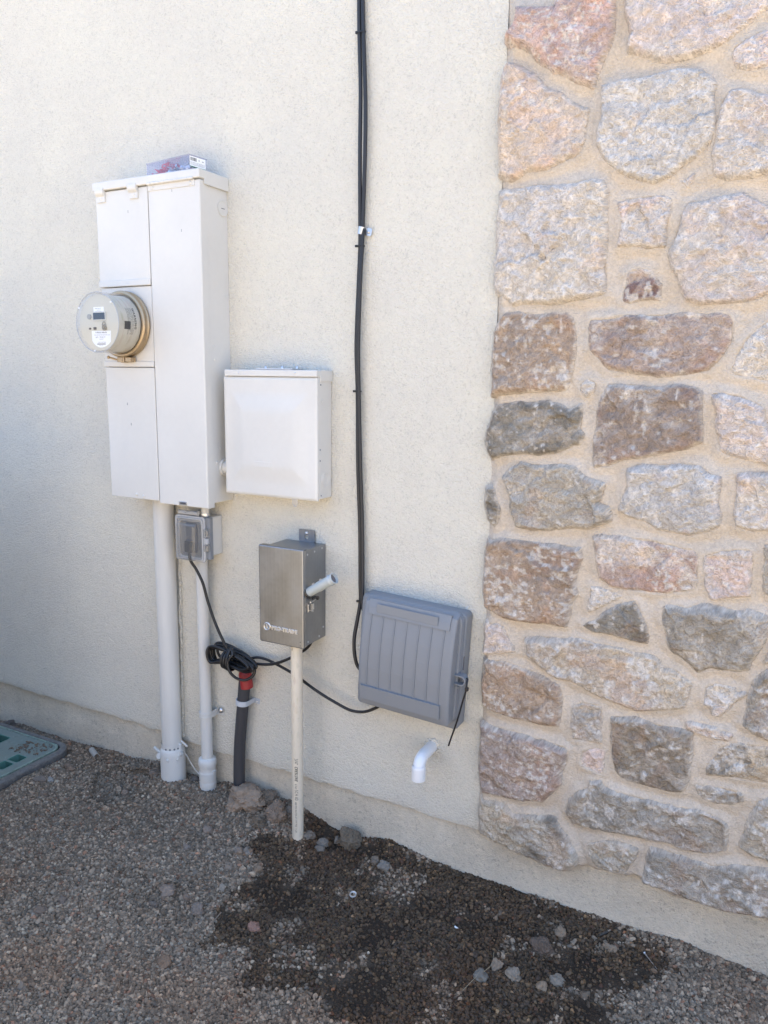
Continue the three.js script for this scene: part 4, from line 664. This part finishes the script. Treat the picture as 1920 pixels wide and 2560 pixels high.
// ---------------------------------------------------------------- power cord with its tied bundle, and the service cable behind it
{
  const pts = [[-0.768, 0.735, 0.072], [-0.765, 0.712, 0.070], [-0.7555, 0.690, 0.062], [-0.738, 0.655, 0.058], [-0.7255, 0.610, 0.056], [-0.703, 0.553, 0.055], [-0.681, 0.510, 0.053], [-0.668, 0.483, 0.048]];
  const r = mulberry(8);
  for (let k = 0; k < 6; k++) {                                     // long loose loops
    const lx = -0.706 - 0.014 * r(), rx = -0.585 - 0.026 * r(), up = 0.479 + 0.010 * r(), dn = 0.448 + 0.008 * r(), zz = 0.026 + 0.007 * k, sl = -0.010;
    pts.push([-0.690, up + 0.006, zz], [lx - 0.006, up + 0.002, zz], [lx - 0.011, (up + dn) / 2 + 0.004, zz + 0.004], [lx - 0.003, dn - 0.004 * (k % 2), zz + 0.003], [-0.685, dn + 0.002, zz], [-0.65, dn + sl + 0.008, zz + 0.002], [rx - 0.02, dn + sl + 0.004, zz + 0.004], [rx + 0.004, (up + dn) / 2 + sl, zz + 0.006], [rx - 0.018, up + sl - 0.004, zz + 0.003], [-0.645, up + sl + 0.006, zz]);
  }
  const zc = 0.045;
  for (let k = 0; k < 3; k++) { const x = -0.676 + k * 0.0075; for (let a = 0; a < 6; a++) { const th = Math.PI / 2 + a / 6 * Math.PI * 2; pts.push([x + a * 0.001, 0.464 + Math.sin(th) * 0.0255 - k * 0.002, zc + Math.cos(th) * 0.030]); } }
  pts.push([-0.652, 0.494, 0.058], [-0.639, 0.486, 0.068], [-0.650, 0.466, 0.074], [-0.645, 0.442, 0.074], [-0.630, 0.424, 0.066], [-0.608, 0.421, 0.058], [-0.589, 0.436, 0.05], [-0.589, 0.456, 0.045], [-0.604, 0.467, 0.04], [-0.63, 0.464, 0.034], [-0.605, 0.457, 0.03], [-0.575, 0.459, 0.03], [-0.5445, 0.466, 0.03], [-0.505, 0.484, 0.032], [-0.4587, 0.5128, 0.032], [-0.435, 0.533, 0.034], [-0.424, 0.552, 0.036], [-0.422, 0.565, 0.038]);
  solo('power_cord', capTube(pts, 0.0037, 1100, 8), M.cord, 'black power cord tied in a bundle between outlet and steel box', 'cord');
  solo('service_cable', capTube([[-0.640, 0.455, 0.024], [-0.600, 0.470, 0.022], [-0.5707, 0.4705, 0.022], [-0.53, 0.464, 0.026], [-0.4886, 0.4555, 0.032], [-0.4592, 0.4467, 0.036], [-0.41, 0.4275, 0.040], [-0.36, 0.4085, 0.038], [-0.318, 0.394, 0.032], [-0.286, 0.3965, 0.03], [-0.258, 0.410, 0.03], [-0.238, 0.426, 0.03], [-0.228, 0.45, 0.03]], 0.0036, 160, 8), M.cord, 'thin black cable drooping from the cord bundle to the grey box', 'cable');
}
// ---------------------------------------------------------------- steel transformer box
const font = await new FontLoader().loadAsync('fonts/droid/droid_sans_bold.typeface.json');
{
  const t = thing('transformer_box', 'brushed stainless steel transformer box with raised lettering on the wall', 'transformer', [-0.468, 0.55, 0]);
  const L = g => g.translate(0.468, -0.55, 0); const P = (n, g, m = M.steel, p = t) => part(n, (Array.isArray(g) ? g : [g]).map(q => L(metreUV(q))), m, p);
  P('housing', rbox(-0.5205, -0.408, 0.5535, 0.782, 0, 0.089, 0.0015));
  const door = P('door', [rbox(-0.5315, -0.4065, 0.5505, 0.7852, 0.0905, 0.0990, 0.0028, 3), rbox(-0.5315, -0.4068, 0.7832, 0.7852, 0.080, 0.0955, 0.0008)]);
  P('top_flange', rbox(-0.4085, -0.4068, 0.764, 0.782, 0.003, 0.088, 0.0006));
  const tab = roundRect(0.045, 0.030, 0.0035, -0.4587, 0.797); const hole = new THREE.Path(); hole.absellipse(-0.4594, 0.7945, 0.0055, 0.0065, 0, Math.PI * 2); tab.holes.push(hole);
  const tb = P('hanger_tab', extrude(tab, 0.0018, 0).translate(0, 0, 0.002)); P('mount_screw', screwHead(0.0046, 0.0025).translate(-0.4594, 0.8035, 0.0042), M.zinc, tb);
  const txt = new TextGeometry('PRO-TRADE', { font, size: 0.0094, depth: 0.0012, curveSegments: 5, bevelEnabled: true, bevelThickness: 0.0011, bevelSize: 0.0005, bevelSegments: 2 }); txt.computeBoundingBox(); const bw = txt.boundingBox.max.x; txt.scale(0.0735 / bw, 1, 1).translate(-0.4965, 0.5843, 0.0988); P('raised_lettering', txt, M.letter, door);
  const k = new TextGeometry('K', { font, size: 0.0098, depth: 0.0012, curveSegments: 5, bevelEnabled: true, bevelThickness: 0.001, bevelSize: 0.0004, bevelSegments: 2 }).translate(-0.5128, 0.5846, 0.0988);
  P('raised_emblem', [k, new THREE.TorusGeometry(0.0088, 0.0018, 8, 32).translate(-0.509, 0.5893, 0.0990)], M.letter, door);
  for (const [x, y] of [[-0.4155, 0.5665], [-0.4155, 0.5575]]) P('door_hole', cyl(0.0013, 0.0013, 0.0008, 12).rotateX(Math.PI / 2).translate(x, y, 0.0988), M.seam, door);
  for (const [y, z] of [[0.775, 0.018], [0.773, 0.05], [0.7715, 0.08], [0.58, 0.012], [0.562, 0.03], [0.562, 0.078], [0.632, 0.058]]) P('rivet', screwHead(0.0026, 0.001).rotateY(Math.PI / 2).translate(-0.4072, y, z), M.zinc);
  P('hasp', [rbox(-0.407, -0.4005, 0.637, 0.656, 0.085, 0.0865, 0.0005), rbox(-0.407, -0.3985, 0.637, 0.656, 0.0735, 0.0755, 0.0005), rbox(-0.4065, -0.399, 0.639, 0.654, 0.064, 0.0705, 0.001), cyl(0.0015, 0.0015, 0.03, 8).rotateX(Math.PI / 2).rotateY(0.15).translate(-0.401, 0.66, 0.066)], M.zinc);
  // photocell tube, angled up and out from the side
  const G = g => g.rotateZ(-Math.PI / 3 + 0.03).translate(-0.4045, 0.683, 0.079);
  const ph = P('photocell', [G(lathe([[0.0105, 0], [0.0112, 0.002], [0.0112, 0.03], [0.0118, 0.031], [0.0118, 0.068]], 28))], std(lin(0.46, 0.50, 0.49), { roughness: 0.3 }));
  P('photocell_rim', [G(lathe([[0.0118, 0.066], [0.0132, 0.067], [0.0132, 0.071], [0.0122, 0.0725], [0.0122, 0.077], [0.0132, 0.078], [0.0132, 0.081], [0.0105, 0.081], [0.0105, 0.07]], 28))], std(lin(0.50, 0.54, 0.54), { roughness: 0.25 }), ph);
  P('photocell_lens', [G(cyl(0.0108, 0.0108, 0.002, 28).translate(0, 0.0745, 0))], std(lin(0.16, 0.14, 0.14), { roughness: 0.2 }), ph);
  P('photocell_nut', [G(cyl(0.0145, 0.0145, 0.004, 20).translate(0, -0.001, 0))], M.darkMetal, ph);
  P('photocell_screw', [G(cyl(0.0022, 0.0022, 0.005, 10).translate(-0.012, 0.022, 0)), G(cyl(0.0022, 0.0022, 0.005, 10).translate(-0.0125, 0.046, 0.002))], M.zinc, ph);
  P('bracket', [cyl(0.002, 0.002, 0.022, 8).rotateX(Math.PI / 2).translate(-0.402, 0.664, 0.056), cyl(0.0045, 0.0045, 0.006, 6).rotateZ(Math.PI / 2).translate(-0.403, 0.661, 0.045)], M.darkMetal);
}
// ---------------------------------------------------------------- cream PVC pipe
{
  const len = 0.56, tex = canvasTex(256, 2048, (c, w, h) => {
    c.fillStyle = '#ebdfc9'; c.fillRect(0, 0, w, h); const r = mulberry(9); for (let k = 0; k < 500; k++) { c.fillStyle = `rgba(${150 + r() * 50},${140 + r() * 40},${115 + r() * 40},${0.03 + r() * 0.10})`; c.beginPath(); c.ellipse(r() * w, r() * h, 1 + r() * 9, 2 + r() * 40, 0, 0, 7); c.fill(); }
    const py = y => (0.56 - y) / len * h;                              // height on the pipe to canvas row
    c.fillStyle = '#3b3a36'; c.save(); c.translate(w / 2 - 6, py(0.262)); c.rotate(Math.PI / 2);
    c.font = '32px sans-serif'; c.fillText('3/4"', 0, 0); let x = 74; c.font = 'italic bold 31px sans-serif'; c.fillText('CRESLINE', x, 0); x += 168; c.font = '18px sans-serif'; c.fillText('® PVC', x, 0); x += 58; c.font = '32px sans-serif'; c.fillText('SCH 40', x, 0); x += 118; c.font = '20px sans-serif'; c.fillText('480 PSI WATER AT 73°F PVC 1120', x, 0); c.restore();
    c.save(); c.translate(w / 2 - 26, py(0.548)); c.rotate(Math.PI / 2); c.font = '17px sans-serif'; c.fillText('D1785', 0, 0); c.restore();
  });
  const g = cyl(0.0140, 0.0140, len, 40, true).rotateY(Math.PI + 0.26);
  solo('pvc_pipe', g, std(lin(0.86, 0.86, 0.86), { map: tex, roughness: 0.42 }), 'cream plastic pipe with printed lettering rising from the gravel to the steel box', 'pipe', [-0.4465, 0.28, 0.069]);
}
// ---------------------------------------------------------------- grey plastic enclosure
{
  const t = thing('network_enclosure', 'grey plastic network enclosure with ribbed bulging lid beside the stone veneer', 'enclosure', [-0.170, 0.426, 0]); t.rotation.z = -0.052;   // hung slightly crooked
  const L = g => g.translate(0.163, -0.426, 0); const P = (n, g, m = M.grey, p = t) => part(n, (Array.isArray(g) ? g : [g]).map(q => L(metreUV(q))), m, p);
  P('base', [extrude(roundRect(0.256, 0.268, 0.012, -0.164, 0.549), 0.036, 0.003), extrude(roundRect(0.248, 0.256, 0.022, -0.163, 0.5595), 0.012, 0.0025).translate(0, 0, 0.034)]);
  const zf = y => interp([[0.43, 0.074], [0.45, 0.079], [0.49, 0.084], [0.53, 0.0865], [0.57, 0.0862], [0.61, 0.083], [0.65, 0.077], [0.675, 0.0715], [0.69, 0.066]], y);
  const flange = P('lid_flange', extrude(roundRect(0.243, 0.254, 0.022, -0.1605, 0.561), 0.010, 0.003).translate(0, 0, 0.045));
  const prof = new THREE.Shape(); prof.moveTo(0.437, 0.05); for (let y = 0.4395; y <= 0.6855; y += 0.006) prof.lineTo(y, zf(y) - (y > 0.68 ? 0.002 : 0)); prof.lineTo(0.6885, 0.05); prof.closePath();
  const lid = P('lid', new THREE.ExtrudeGeometry(prof, { depth: 0.205, bevelEnabled: true, bevelThickness: 0.009, bevelSize: 0.005, bevelOffset: -0.005, bevelSegments: 4 }).applyMatrix4(new THREE.Matrix4().set(0, 0, 1, -0.2585, 1, 0, 0, 0, 0, 1, 0, 0, 0, 0, 0, 1)));
  const band = (n, y0, y1, x0, x1, out) => { const s = new THREE.Shape(); s.moveTo(y0, zf(y0) - 0.006); s.lineTo(y0, zf(y0) + out); s.lineTo((y0 + y1) / 2, zf((y0 + y1) / 2) + out); s.lineTo(y1, zf(y1) + out); s.lineTo(y1, zf(y1) - 0.006); s.closePath(); P(n, new THREE.ExtrudeGeometry(s, { depth: x1 - x0 - 0.002, bevelEnabled: true, bevelThickness: 0.001, bevelSize: 0.001, bevelOffset: -0.001, bevelSegments: 2 }).applyMatrix4(new THREE.Matrix4().set(0, 0, 1, x0 + 0.001, 1, 0, 0, 0, 0, 1, 0, 0, 0, 0, 0, 1)), M.grey, lid); };
  band('upper_band', 0.654, 0.6855, -0.2535, -0.0575, 0.0035);
  band('lower_band', 0.4535, 0.4865, -0.2585, -0.0635, 0.0065);
  P('nameplate', [rbox(-0.232, -0.085, 0.660, 0.679, 0.0783, 0.0793, 0.0003).applyMatrix4(new THREE.Matrix4().makeTranslation(0, 0, 0))], M.grey, lid);
  for (let k = 0; k < 7; k++) { const x = lerp(-0.2445, -0.0685, k / 6); P('rib', tube(Array.from({ length: 9 }, (_, q) => { const y = lerp(0.484, 0.656, q / 8); return [x, y, zf(y) + 0.0008]; }), 0.0017, 24, 8), M.grey, lid); }
  P('latch', [(() => { const s = new THREE.Shape(); s.moveTo(0, 0.011); s.lineTo(0.016, 0.011); s.absarc(0.016, 0, 0.011, Math.PI / 2, -Math.PI / 2, true); s.lineTo(0, -0.011); s.lineTo(0, -0.0085); s.lineTo(0.016, -0.0085); s.absarc(0.016, 0, 0.0085, -Math.PI / 2, Math.PI / 2, false); s.lineTo(0, 0.0085); s.closePath(); return new THREE.ExtrudeGeometry(s, { depth: 0.02, bevelEnabled: false }).translate(-0.046, 0.543, 0.043); })(), rbox(-0.039, -0.034, 0.524, 0.528, 0.035, 0.06, 0.001)]);
  P('latch_slot', [rbox(-0.0372, -0.0353, 0.557, 0.588, 0.033, 0.0355, 0.0004)], M.seam);
  const z = thing('zip_tie', 'long black zip tie hanging from the grey enclosure latch', 'zip tie');
  part('strap', (() => { const s = tube([[-0.026, 0.535, 0.055], [-0.019, 0.541, 0.052], [-0.017, 0.531, 0.060], [-0.017, 0.521, 0.062], [-0.024, 0.492, 0.062], [-0.036, 0.445, 0.060], [-0.0485, 0.405, 0.058], [-0.0565, 0.379, 0.056]], 0.0021, 60, 6); return s; })(), M.tie, z);
  part('head', rbox(-0.0195, -0.0125, 0.5165, 0.5245, 0.058, 0.066, 0.0015), M.tie, z);
}
// ---------------------------------------------------------------- two cables down the wall, their ties and clip
{
  const A = [[-0.3185, 2.99, 0.010], [-0.3215, 2.5, 0.010], [-0.322, 2.1, 0.010], [-0.3196, 1.935, 0.011], [-0.3185, 1.875, 0.011], [-0.3135, 1.766, 0.013], [-0.3140, 1.642, 0.013], [-0.3137, 1.515, 0.011], [-0.3137, 1.452, 0.010], [-0.3165, 1.385, 0.010], [-0.3205, 1.238, 0.012], [-0.3180, 1.142, 0.010], [-0.3140, 0.982, 0.013], [-0.3080, 0.823, 0.012], [-0.3050, 0.70, 0.014], [-0.3020, 0.662, 0.018], [-0.305, 0.62, 0.026], [-0.3090, 0.572, 0.034], [-0.306, 0.535, 0.036], [-0.300, 0.51, 0.034], [-0.289, 0.497, 0.032]];
  const B = [[-0.3095, 2.99, 0.010], [-0.3125, 2.5, 0.010], [-0.313, 2.1, 0.010], [-0.3106, 1.935, 0.011], [-0.3085, 1.872, 0.011], [-0.3015, 1.74, 0.013], [-0.3014, 1.641, 0.013], [-0.3062, 1.514, 0.011], [-0.3075, 1.452, 0.012], [-0.3090, 1.385, 0.016], [-0.3120, 1.238, 0.018], [-0.3110, 1.142, 0.016], [-0.3070, 0.982, 0.014], [-0.3010, 0.823, 0.013], [-0.2965, 0.70, 0.018], [-0.2945, 0.662, 0.022], [-0.291, 0.645, 0.024], [-0.284, 0.632, 0.024]];
  solo('wall_cable', capTube(A, 0.0044, 320, 10), M.cable, 'outer black cable down the stucco, the left of a tied pair', 'cable', null, 'pair of black cables down the stucco');
  solo('wall_cable', capTube(B, 0.0044, 320, 10), M.cable, 'inner black cable down the stucco, the right of a tied pair', 'cable', null, 'pair of black cables down the stucco');
  const tie = (x, y, z, w, tx, label) => { const g = lathe([[0.0070, -0.0017], [0.0078, -0.0015], [0.0078, 0.0015], [0.0070, 0.0017]], 20).scale(w, 1, 0.85); const o = thing('cable_tie', label, 'zip tie', [x, y, z], 'ties round the wall cables'); part('band', g, M.tie, o); part('head', rbox(tx - 0.0028, tx + 0.0028, -0.0025, 0.0025, 0.001, 0.006, 0.001), M.tie, o); };
  tie(-0.3135, 1.8735, 0.011, 1.35, -0.009, 'uppermost black tie round the wall cables'); tie(-0.3105, 1.4515, 0.011, 1.1, -0.010, 'black tie round the wall cables just below the silver clip'); tie(-0.3145, 1.142, 0.013, 1.05, -0.008, 'black tie round the wall cables beside the white breaker box'); tie(-0.2985, 0.662, 0.02, 1.1, -0.008, 'lowest black tie on the cables above the grey enclosure');
  const c = thing('cable_clip', 'small shiny silver clip screwed over the wall cables', 'clip', [-0.302, 1.4815, 0]); c.rotation.z = -0.2;
  part('strip', [extrude(roundRect(0.018, 0.0155, 0.003, 0.005, 0), 0.0012).translate(0, 0, 0.0045), (() => { const s = new THREE.Shape(); s.absarc(0, 0, 0.0072, -0.3, Math.PI + 0.4, false); s.absarc(0, 0, 0.0061, Math.PI + 0.4, -0.3, true); return new THREE.ExtrudeGeometry(s, { depth: 0.0155, bevelEnabled: false }).rotateX(Math.PI / 2).scale(1, 1, 1).translate(-0.009, 0.0077, 0.0105); })()], M.zinc, c);
  part('screw', screwHead(0.004, 0.002).translate(0.007, 0, 0.0058), M.zinc, c);
}
// ---------------------------------------------------------------- white elbow from the wall
{
  const t = thing('drain_elbow', 'white plastic drain elbow poking out of the stucco below the grey enclosure', 'pipe elbow', [-0.1195, 0.338, 0]);
  part('pipe', tube([[0, 0, -0.03], [0, 0, 0.02], [0, 0, 0.045], [0, -0.003, 0.060], [0, -0.0105, 0.0685], [0, -0.024, 0.0725], [0, -0.047, 0.0735]], 0.0138, 60, 28), M.pvcWhite, t);
  part('socket', [lathe([[0.0138, -0.046], [0.0140, -0.048], [0.0156, -0.048], [0.0158, -0.02], [0.0150, -0.016], [0.0138, -0.014]], 32).translate(0, 0, 0.0728)], M.pvcWhite, t);
  part('dark_bore', cyl(0.0125, 0.0125, 0.001, 24).translate(0, -0.0465, 0.0735), M.hole, t);
  const r = mulberry(31), crumbs = []; for (let k = 0; k < 26; k++) { const a = k / 26 * 6.283; crumbs.push(lumpy(lerp(0.002, 0.0042, r()), 1, r() * 60, 0.5).translate(Math.cos(a) * lerp(0.0145, 0.018, r()), Math.sin(a) * lerp(0.0145, 0.018, r()), 0.001)); }
  part('wall_patch', crumbs.map(g => { g.computeVertexNormals(); return g; }), M.stucco, t);
}
// ---------------------------------------------------------------- irrigation valve box
{
  const t = thing('valve_box', 'faded green irrigation valve box lid in a dusty dark rim', 'valve box', [-1.49, 0, 0.21]);
  const L = g => g.translate(1.49, 0, -0.21); const P = (n, g, m, p = t) => part(n, (Array.isArray(g) ? g : [g]).map(q => L(metreUV(q))), m, p);
  const flat = (s, d, y, bev = 0.003) => extrude(s, d, bev).rotateX(Math.PI / 2).translate(0, y, 0);      // shape y becomes z; the top lies at y
  const cx = -1.49, cz = 0.215, W = 0.436, D = 0.358;
  const rim = roundRect(W, D, 0.055, cx, cz); rim.holes.push(roundRect(W - 0.046, D - 0.032, 0.036, cx - 0.001, cz));
  P('rim', flat(rim, 0.09, 0.071, 0.004), M.valveRim);
  const lidShape = roundRect(W - 0.056, D - 0.042, 0.032, cx - 0.003, cz);
  const pocket = (x0, x1, z0, z1) => roundRect(x1 - x0, z1 - z0, 0.006, (x0 + x1) / 2, (z0 + z1) / 2);
  const pk = [[-1.380, -1.3385, 0.148, 0.185], [-1.380, -1.3385, 0.192, 0.232], [-1.55, -1.488, 0.09, 0.135], [-1.64, -1.60, 0.148, 0.185], [-1.64, -1.60, 0.192, 0.232]];
  pk.forEach(p => lidShape.holes.push(pocket(...p)));
  // lid colour: sun-bleached green under dust and scattered brown clods, painted in metres
  const lidTex = canvasTex(768, 640, (c, w, h) => { c.fillStyle = '#7f8a82'; c.fillRect(0, 0, w, h); const r = mulberry(71); for (let k = 0; k < 1500; k++) { const v = r(); c.fillStyle = v < 0.5 ? `rgba(168,180,172,${0.05 + r() * 0.12})` : v < 0.8 ? `rgba(112,136,126,${0.05 + r() * 0.12})` : `rgba(96,84,70,${0.05 + r() * 0.15})`; c.beginPath(); c.ellipse(r() * w, r() * h, 1 + r() * 14, 1 + r() * 8, r() * 3, 0, 7); c.fill(); } });
  const lg = flat(lidShape, 0.03, 0.0685, 0.002); const uvs = lg.attributes.uv, ps = lg.attributes.position;
  for (let i = 0; i < ps.count; i++) uvs.setXY(i, (ps.getX(i) - (cx - 0.19)) / 0.38, 1 - (ps.getZ(i) - (cz - 0.16)) / 0.32);
  const lid = part('lid', L(lg), std(lin(0.9, 0.9, 0.9), { map: lidTex, roughness: 0.85 }), t, 'dusty pale green lid');
  P('lid_edge', (() => { const s = roundRect(W - 0.052, D - 0.038, 0.034, cx - 0.003, cz); s.holes.push(roundRect(W - 0.064, D - 0.050, 0.029, cx - 0.003, cz)); return flat(s, 0.016, 0.0715, 0.0012); })(), std(lin(0.30, 0.40, 0.35), { roughness: 0.75, map: dirtMap }), lid);
  pk.forEach(p => { const s = pocket(p[0] - 0.001, p[1] + 0.001, p[2] - 0.001, p[3] + 0.001); s.holes.push(pocket(p[0] + 0.0015, p[1] - 0.0015, p[2] + 0.0015, p[3] - 0.0015)); P('pocket', [flat(s, 0.026, 0.0683, 0.0005), rbox(p[0], p[1], 0.036, 0.039, p[2], p[3], 0.001)], M.valveGreen, lid); });
  P('dark_gap', flat((() => { const s = roundRect(W - 0.045, D - 0.031, 0.036, cx - 0.001, cz); return s; })(), 0.004, 0.034, 0), M.hole);
  const tx = new TextGeometry('CONTROL VALVE', { font, size: 0.013, depth: 0.0012, curveSegments: 3 }); tx.rotateX(-Math.PI / 2).rotateY(Math.PI / 2).translate(-1.318, 0.0684, 0.22); 
  const r = mulberry(17), dirt = []; for (let k = 0; k < 130; k++) { const a = r(), b = r(); const x = lerp(-1.43, -1.325, a), z = lerp(0.062, 0.13, b) + (1 - a) * 0.02; dirt.push(lumpy(lerp(0.0012, 0.0042, r() ** 2), 1, r() * 90, 0.5).scale(1, 0.45, 1).translate(x, 0.0695, z)); }
  for (let k = 0; k < 90; k++) { const z = lerp(0.12, 0.39, r()); dirt.push(lumpy(lerp(0.002, 0.006, r()), 1, r() * 90, 0.5).scale(1, 0.6, 1).translate(-1.293 + (r() - 0.5) * 0.008, 0.062, z)); }
  const dg = part('soil_crumbs', L(merge(dirt.map(g => { g.computeVertexNormals(); return g; }))), std(lin(0.16, 0.115, 0.08), { roughness: 1 }), t); dg.userData.kind = 'stuff';
}
// ---------------------------------------------------------------- loose stones and clods
{
  const special = {
    A: ['dirt_clod', 'largest tan dirt clod, at the foot of the dark duct', 'clod', [0.26, 0.195, 0.14]], B: ['dirt_clod', 'brown dirt clod against the foundation between duct and cream pipe', 'clod', [0.18, 0.138, 0.10]],
    C: ['dirt_clod', 'upright brown dirt clod just left of the cream pipe', 'clod', [0.20, 0.15, 0.11]], D: ['dirt_clod', 'small dirt clod in front of the upright clod', 'clod', [0.18, 0.14, 0.10]],
    E: ['dirt_clod', 'dirt clod half hidden behind the cream pipe', 'clod', [0.20, 0.165, 0.13]], F: ['dirt_clod', 'round brown dirt clod against the foundation right of the cream pipe', 'clod', [0.15, 0.12, 0.085]],
    G: ['dirt_clod', 'dark dirt clod behind the valve box at the left edge', 'clod', [0.15, 0.12, 0.10]], H: ['dirt_clod', 'flat dark dirt clod between the valve box and the wall', 'clod', [0.12, 0.10, 0.085]],
    I: ['rock', 'flat brown rock on the wet soil below the stone veneer', 'rock', [0.13, 0.095, 0.07]], r: ['rock', 'flat reddish stone at the edge of the wet soil', 'rock', [0.26, 0.15, 0.11]], l: ['rock', 'pale flat stone in front of the valve box', 'rock', [0.34, 0.32, 0.29]],
  };
  const groups = { q: ['pebble', 'small grey stones on the ground round the cream pipe', 'small stones round the cream pipe foot', [0.20, 0.165, 0.13]], w: ['pebble', 'small pale stones on the wet soil below the veneer', 'small pale stones on the wet soil', [0.27, 0.22, 0.165]], d: ['pebble', 'small brown stones on the dry gravel', 'small loose stones on the dry gravel', [0.20, 0.155, 0.12]] };
  const r = mulberry(123), ord = ['leftmost', 'second from left', 'third from left', 'fourth from left', 'fifth from left', 'sixth from left', 'seventh from left', 'eighth from left', 'ninth from left', 'tenth from left', 'eleventh from left', 'twelfth from left', 'thirteenth from left', 'fourteenth from left', 'fifteenth from left', 'sixteenth from left', 'seventeenth from left', 'eighteenth from left', 'nineteenth from left', 'twentieth from left'];
  const shown = ROCKS.filter(q => special[q[0]] || q[3] > 0.0185), rank = q => ord[shown.filter(p => p[0] === q[0] && (p[1] < q[1] || (p[1] === q[1] && p[2] < q[2]))).length];
  shown.forEach((q0, n) => { const [k, x, z, w, h] = q0;
    const sp = special[k], gr = groups[k], base = sp ? sp[3] : gr[3], big = w > 0.03 && sp;
    let g = lumpy(1, big ? 24 : 7, n * 1.7 + 2, big ? 0.6 : 0.7); const p = g.attributes.position, col = new Float32Array(p.count * 3), hue = lerp(0.8, 1.2, r()), warm = gr ? lerp(-0.12, 0.16, r()) : 0;
    for (let i = 0; i < p.count; i++) { const X = p.getX(i), Y = p.getY(i), Z = p.getZ(i); { const s = 1 + (fbm(X * 5 + n, Y * 5 + 9, Z * 5 + 9, 4) - 0.5) * 0.36 + (fbm(X * 17 + n, Y * 17 + 9, Z * 17 + 9, 2) - 0.5) * 0.20; p.setXYZ(i, X * s, Y * s, Z * s); } const v = hue * (0.72 + 0.56 * fbm(X * 3 + n * 5 + 30, Y * 3 + 30, Z * 3 + 30, 4)); col.set([base[0] * v * (1 + warm), base[1] * v, base[2] * v * (1 - warm)], i * 3); }
    g.setAttribute('color', new THREE.BufferAttribute(col, 3)); g.setAttribute('uv', new THREE.BufferAttribute(new Float32Array(p.count * 2).map((_, i) => i % 2 ? p.getZ(i >> 1) * w * 0.5 + p.getY(i >> 1) * w * 0.3 : p.getX(i >> 1) * w * 0.5), 2));
    g.rotateX(lerp(-0.4, 0.4, r())); g.rotateZ(lerp(-0.4, 0.4, r()));
    g.scale(w * 0.5, Math.min(h * 0.52, w * 0.5), w * 0.44); g.computeVertexNormals(); g.rotateY(lerp(-0.3, 0.3, r()));
    if (big) g.scale(1.22, 1.2, 1.15); const zz = Math.max(z, w * 0.46 - 0.004), y = groundY(x, zz) + h * (big ? 0.22 : 0.2);
    solo(sp ? sp[0] : gr[0], g, M.rock, sp ? sp[1] : rank(q0) + ' of the ' + gr[1], sp ? sp[2] : 'pebble', [x, y, zz], sp ? undefined : gr[2]);
  });
}
// ---------------------------------------------------------------- small litter
{
  const at = (x, z, dy) => [x, groundY(x, z) + dy, z];
  const w = solo('washer', [lathe([[0.0048, 0], [0.0048, 0.0018], [0.0082, 0.0018], [0.0085, 0.0009], [0.0082, 0], [0.0048, 0]], 32)], M.zinc, 'steel washer lying on the wet soil', 'washer', at(-0.2325, 0.166, 0.0045)); w.rotation.set(0.25, 0, -0.1);
  const n = thing('nail', 'silver nail lying on the soil near the lower right', 'nail', at(0.394, 0.062, 0.006)); n.rotation.y = -0.86; part('shank', cyl(0.0013, 0.0004, 0.044, 10).rotateZ(Math.PI / 2 + 0.03), M.zinc, n); part('head', cyl(0.003, 0.0018, 0.002, 14).rotateZ(Math.PI / 2).translate(-0.022, 0, 0), M.zinc, n);
  const b = thing('driver_bit', 'black driver bit with a bright tip by the foundation', 'driver bit', at(0.296, 0.028, 0.005)); b.rotation.y = 0.95; part('shank', cyl(0.0032, 0.0032, 0.024, 6).rotateZ(Math.PI / 2).translate(-0.004, 0, 0), M.darkMetal, b); part('tip', cyl(0.0014, 0.0028, 0.008, 8).rotateZ(-Math.PI / 2).translate(0.012, 0.001, 0), M.zinc, b);
  const c = thing('pipe_offcut', 'short dirty white pipe offcut lying near the foundation', 'pipe offcut', at(-1.198, 0.03, 0.007)); c.rotation.y = -0.42; c.rotation.z = -0.06; part('tube', [cyl(0.0085, 0.0085, 0.045, 20, true).rotateZ(Math.PI / 2), cyl(0.007, 0.007, 0.045, 20, true).rotateZ(Math.PI / 2), new THREE.RingGeometry(0.007, 0.0085, 20).rotateY(Math.PI / 2).translate(0.0225, 0, 0), new THREE.RingGeometry(0.007, 0.0085, 20).rotateY(Math.PI / 2).translate(-0.0225, 0, 0)], std(lin(0.52, 0.48, 0.43), { roughness: 0.7, map: dirtMap }), c); part('dirt_plug', cyl(0.007, 0.007, 0.03, 14).rotateZ(Math.PI / 2), M.wood, c);
  solo('twig', capTube([[0, 0, -0.024], [0.003, 0.002, -0.008], [0.006, 0.001, 0.008], [0.018, 0.002, 0.022]], 0.0016, 20, 6), M.wood, 'short brown twig on the gravel beside the wet patch', 'twig', at(-0.455, 0.378, 0.005));
  solo('dry_stem', capTube([[-0.02, 0, 0.06], [-0.008, 0.004, 0.02], [0.008, 0.006, -0.02], [0.0, 0.003, -0.06]], 0.0006, 30, 5), M.straw, 'thin dry stem curving over the wet soil', 'stem', at(0.105, 0.235, 0.006));
  solo('chip', [new THREE.TetrahedronGeometry(0.006).scale(1.4, 0.4, 0.7)], M.pvcWhite, 'tiny white plastic chip on the wet soil', 'chip', at(0.01, 0.145, 0.004));
}
renderer.render(scene, camera);
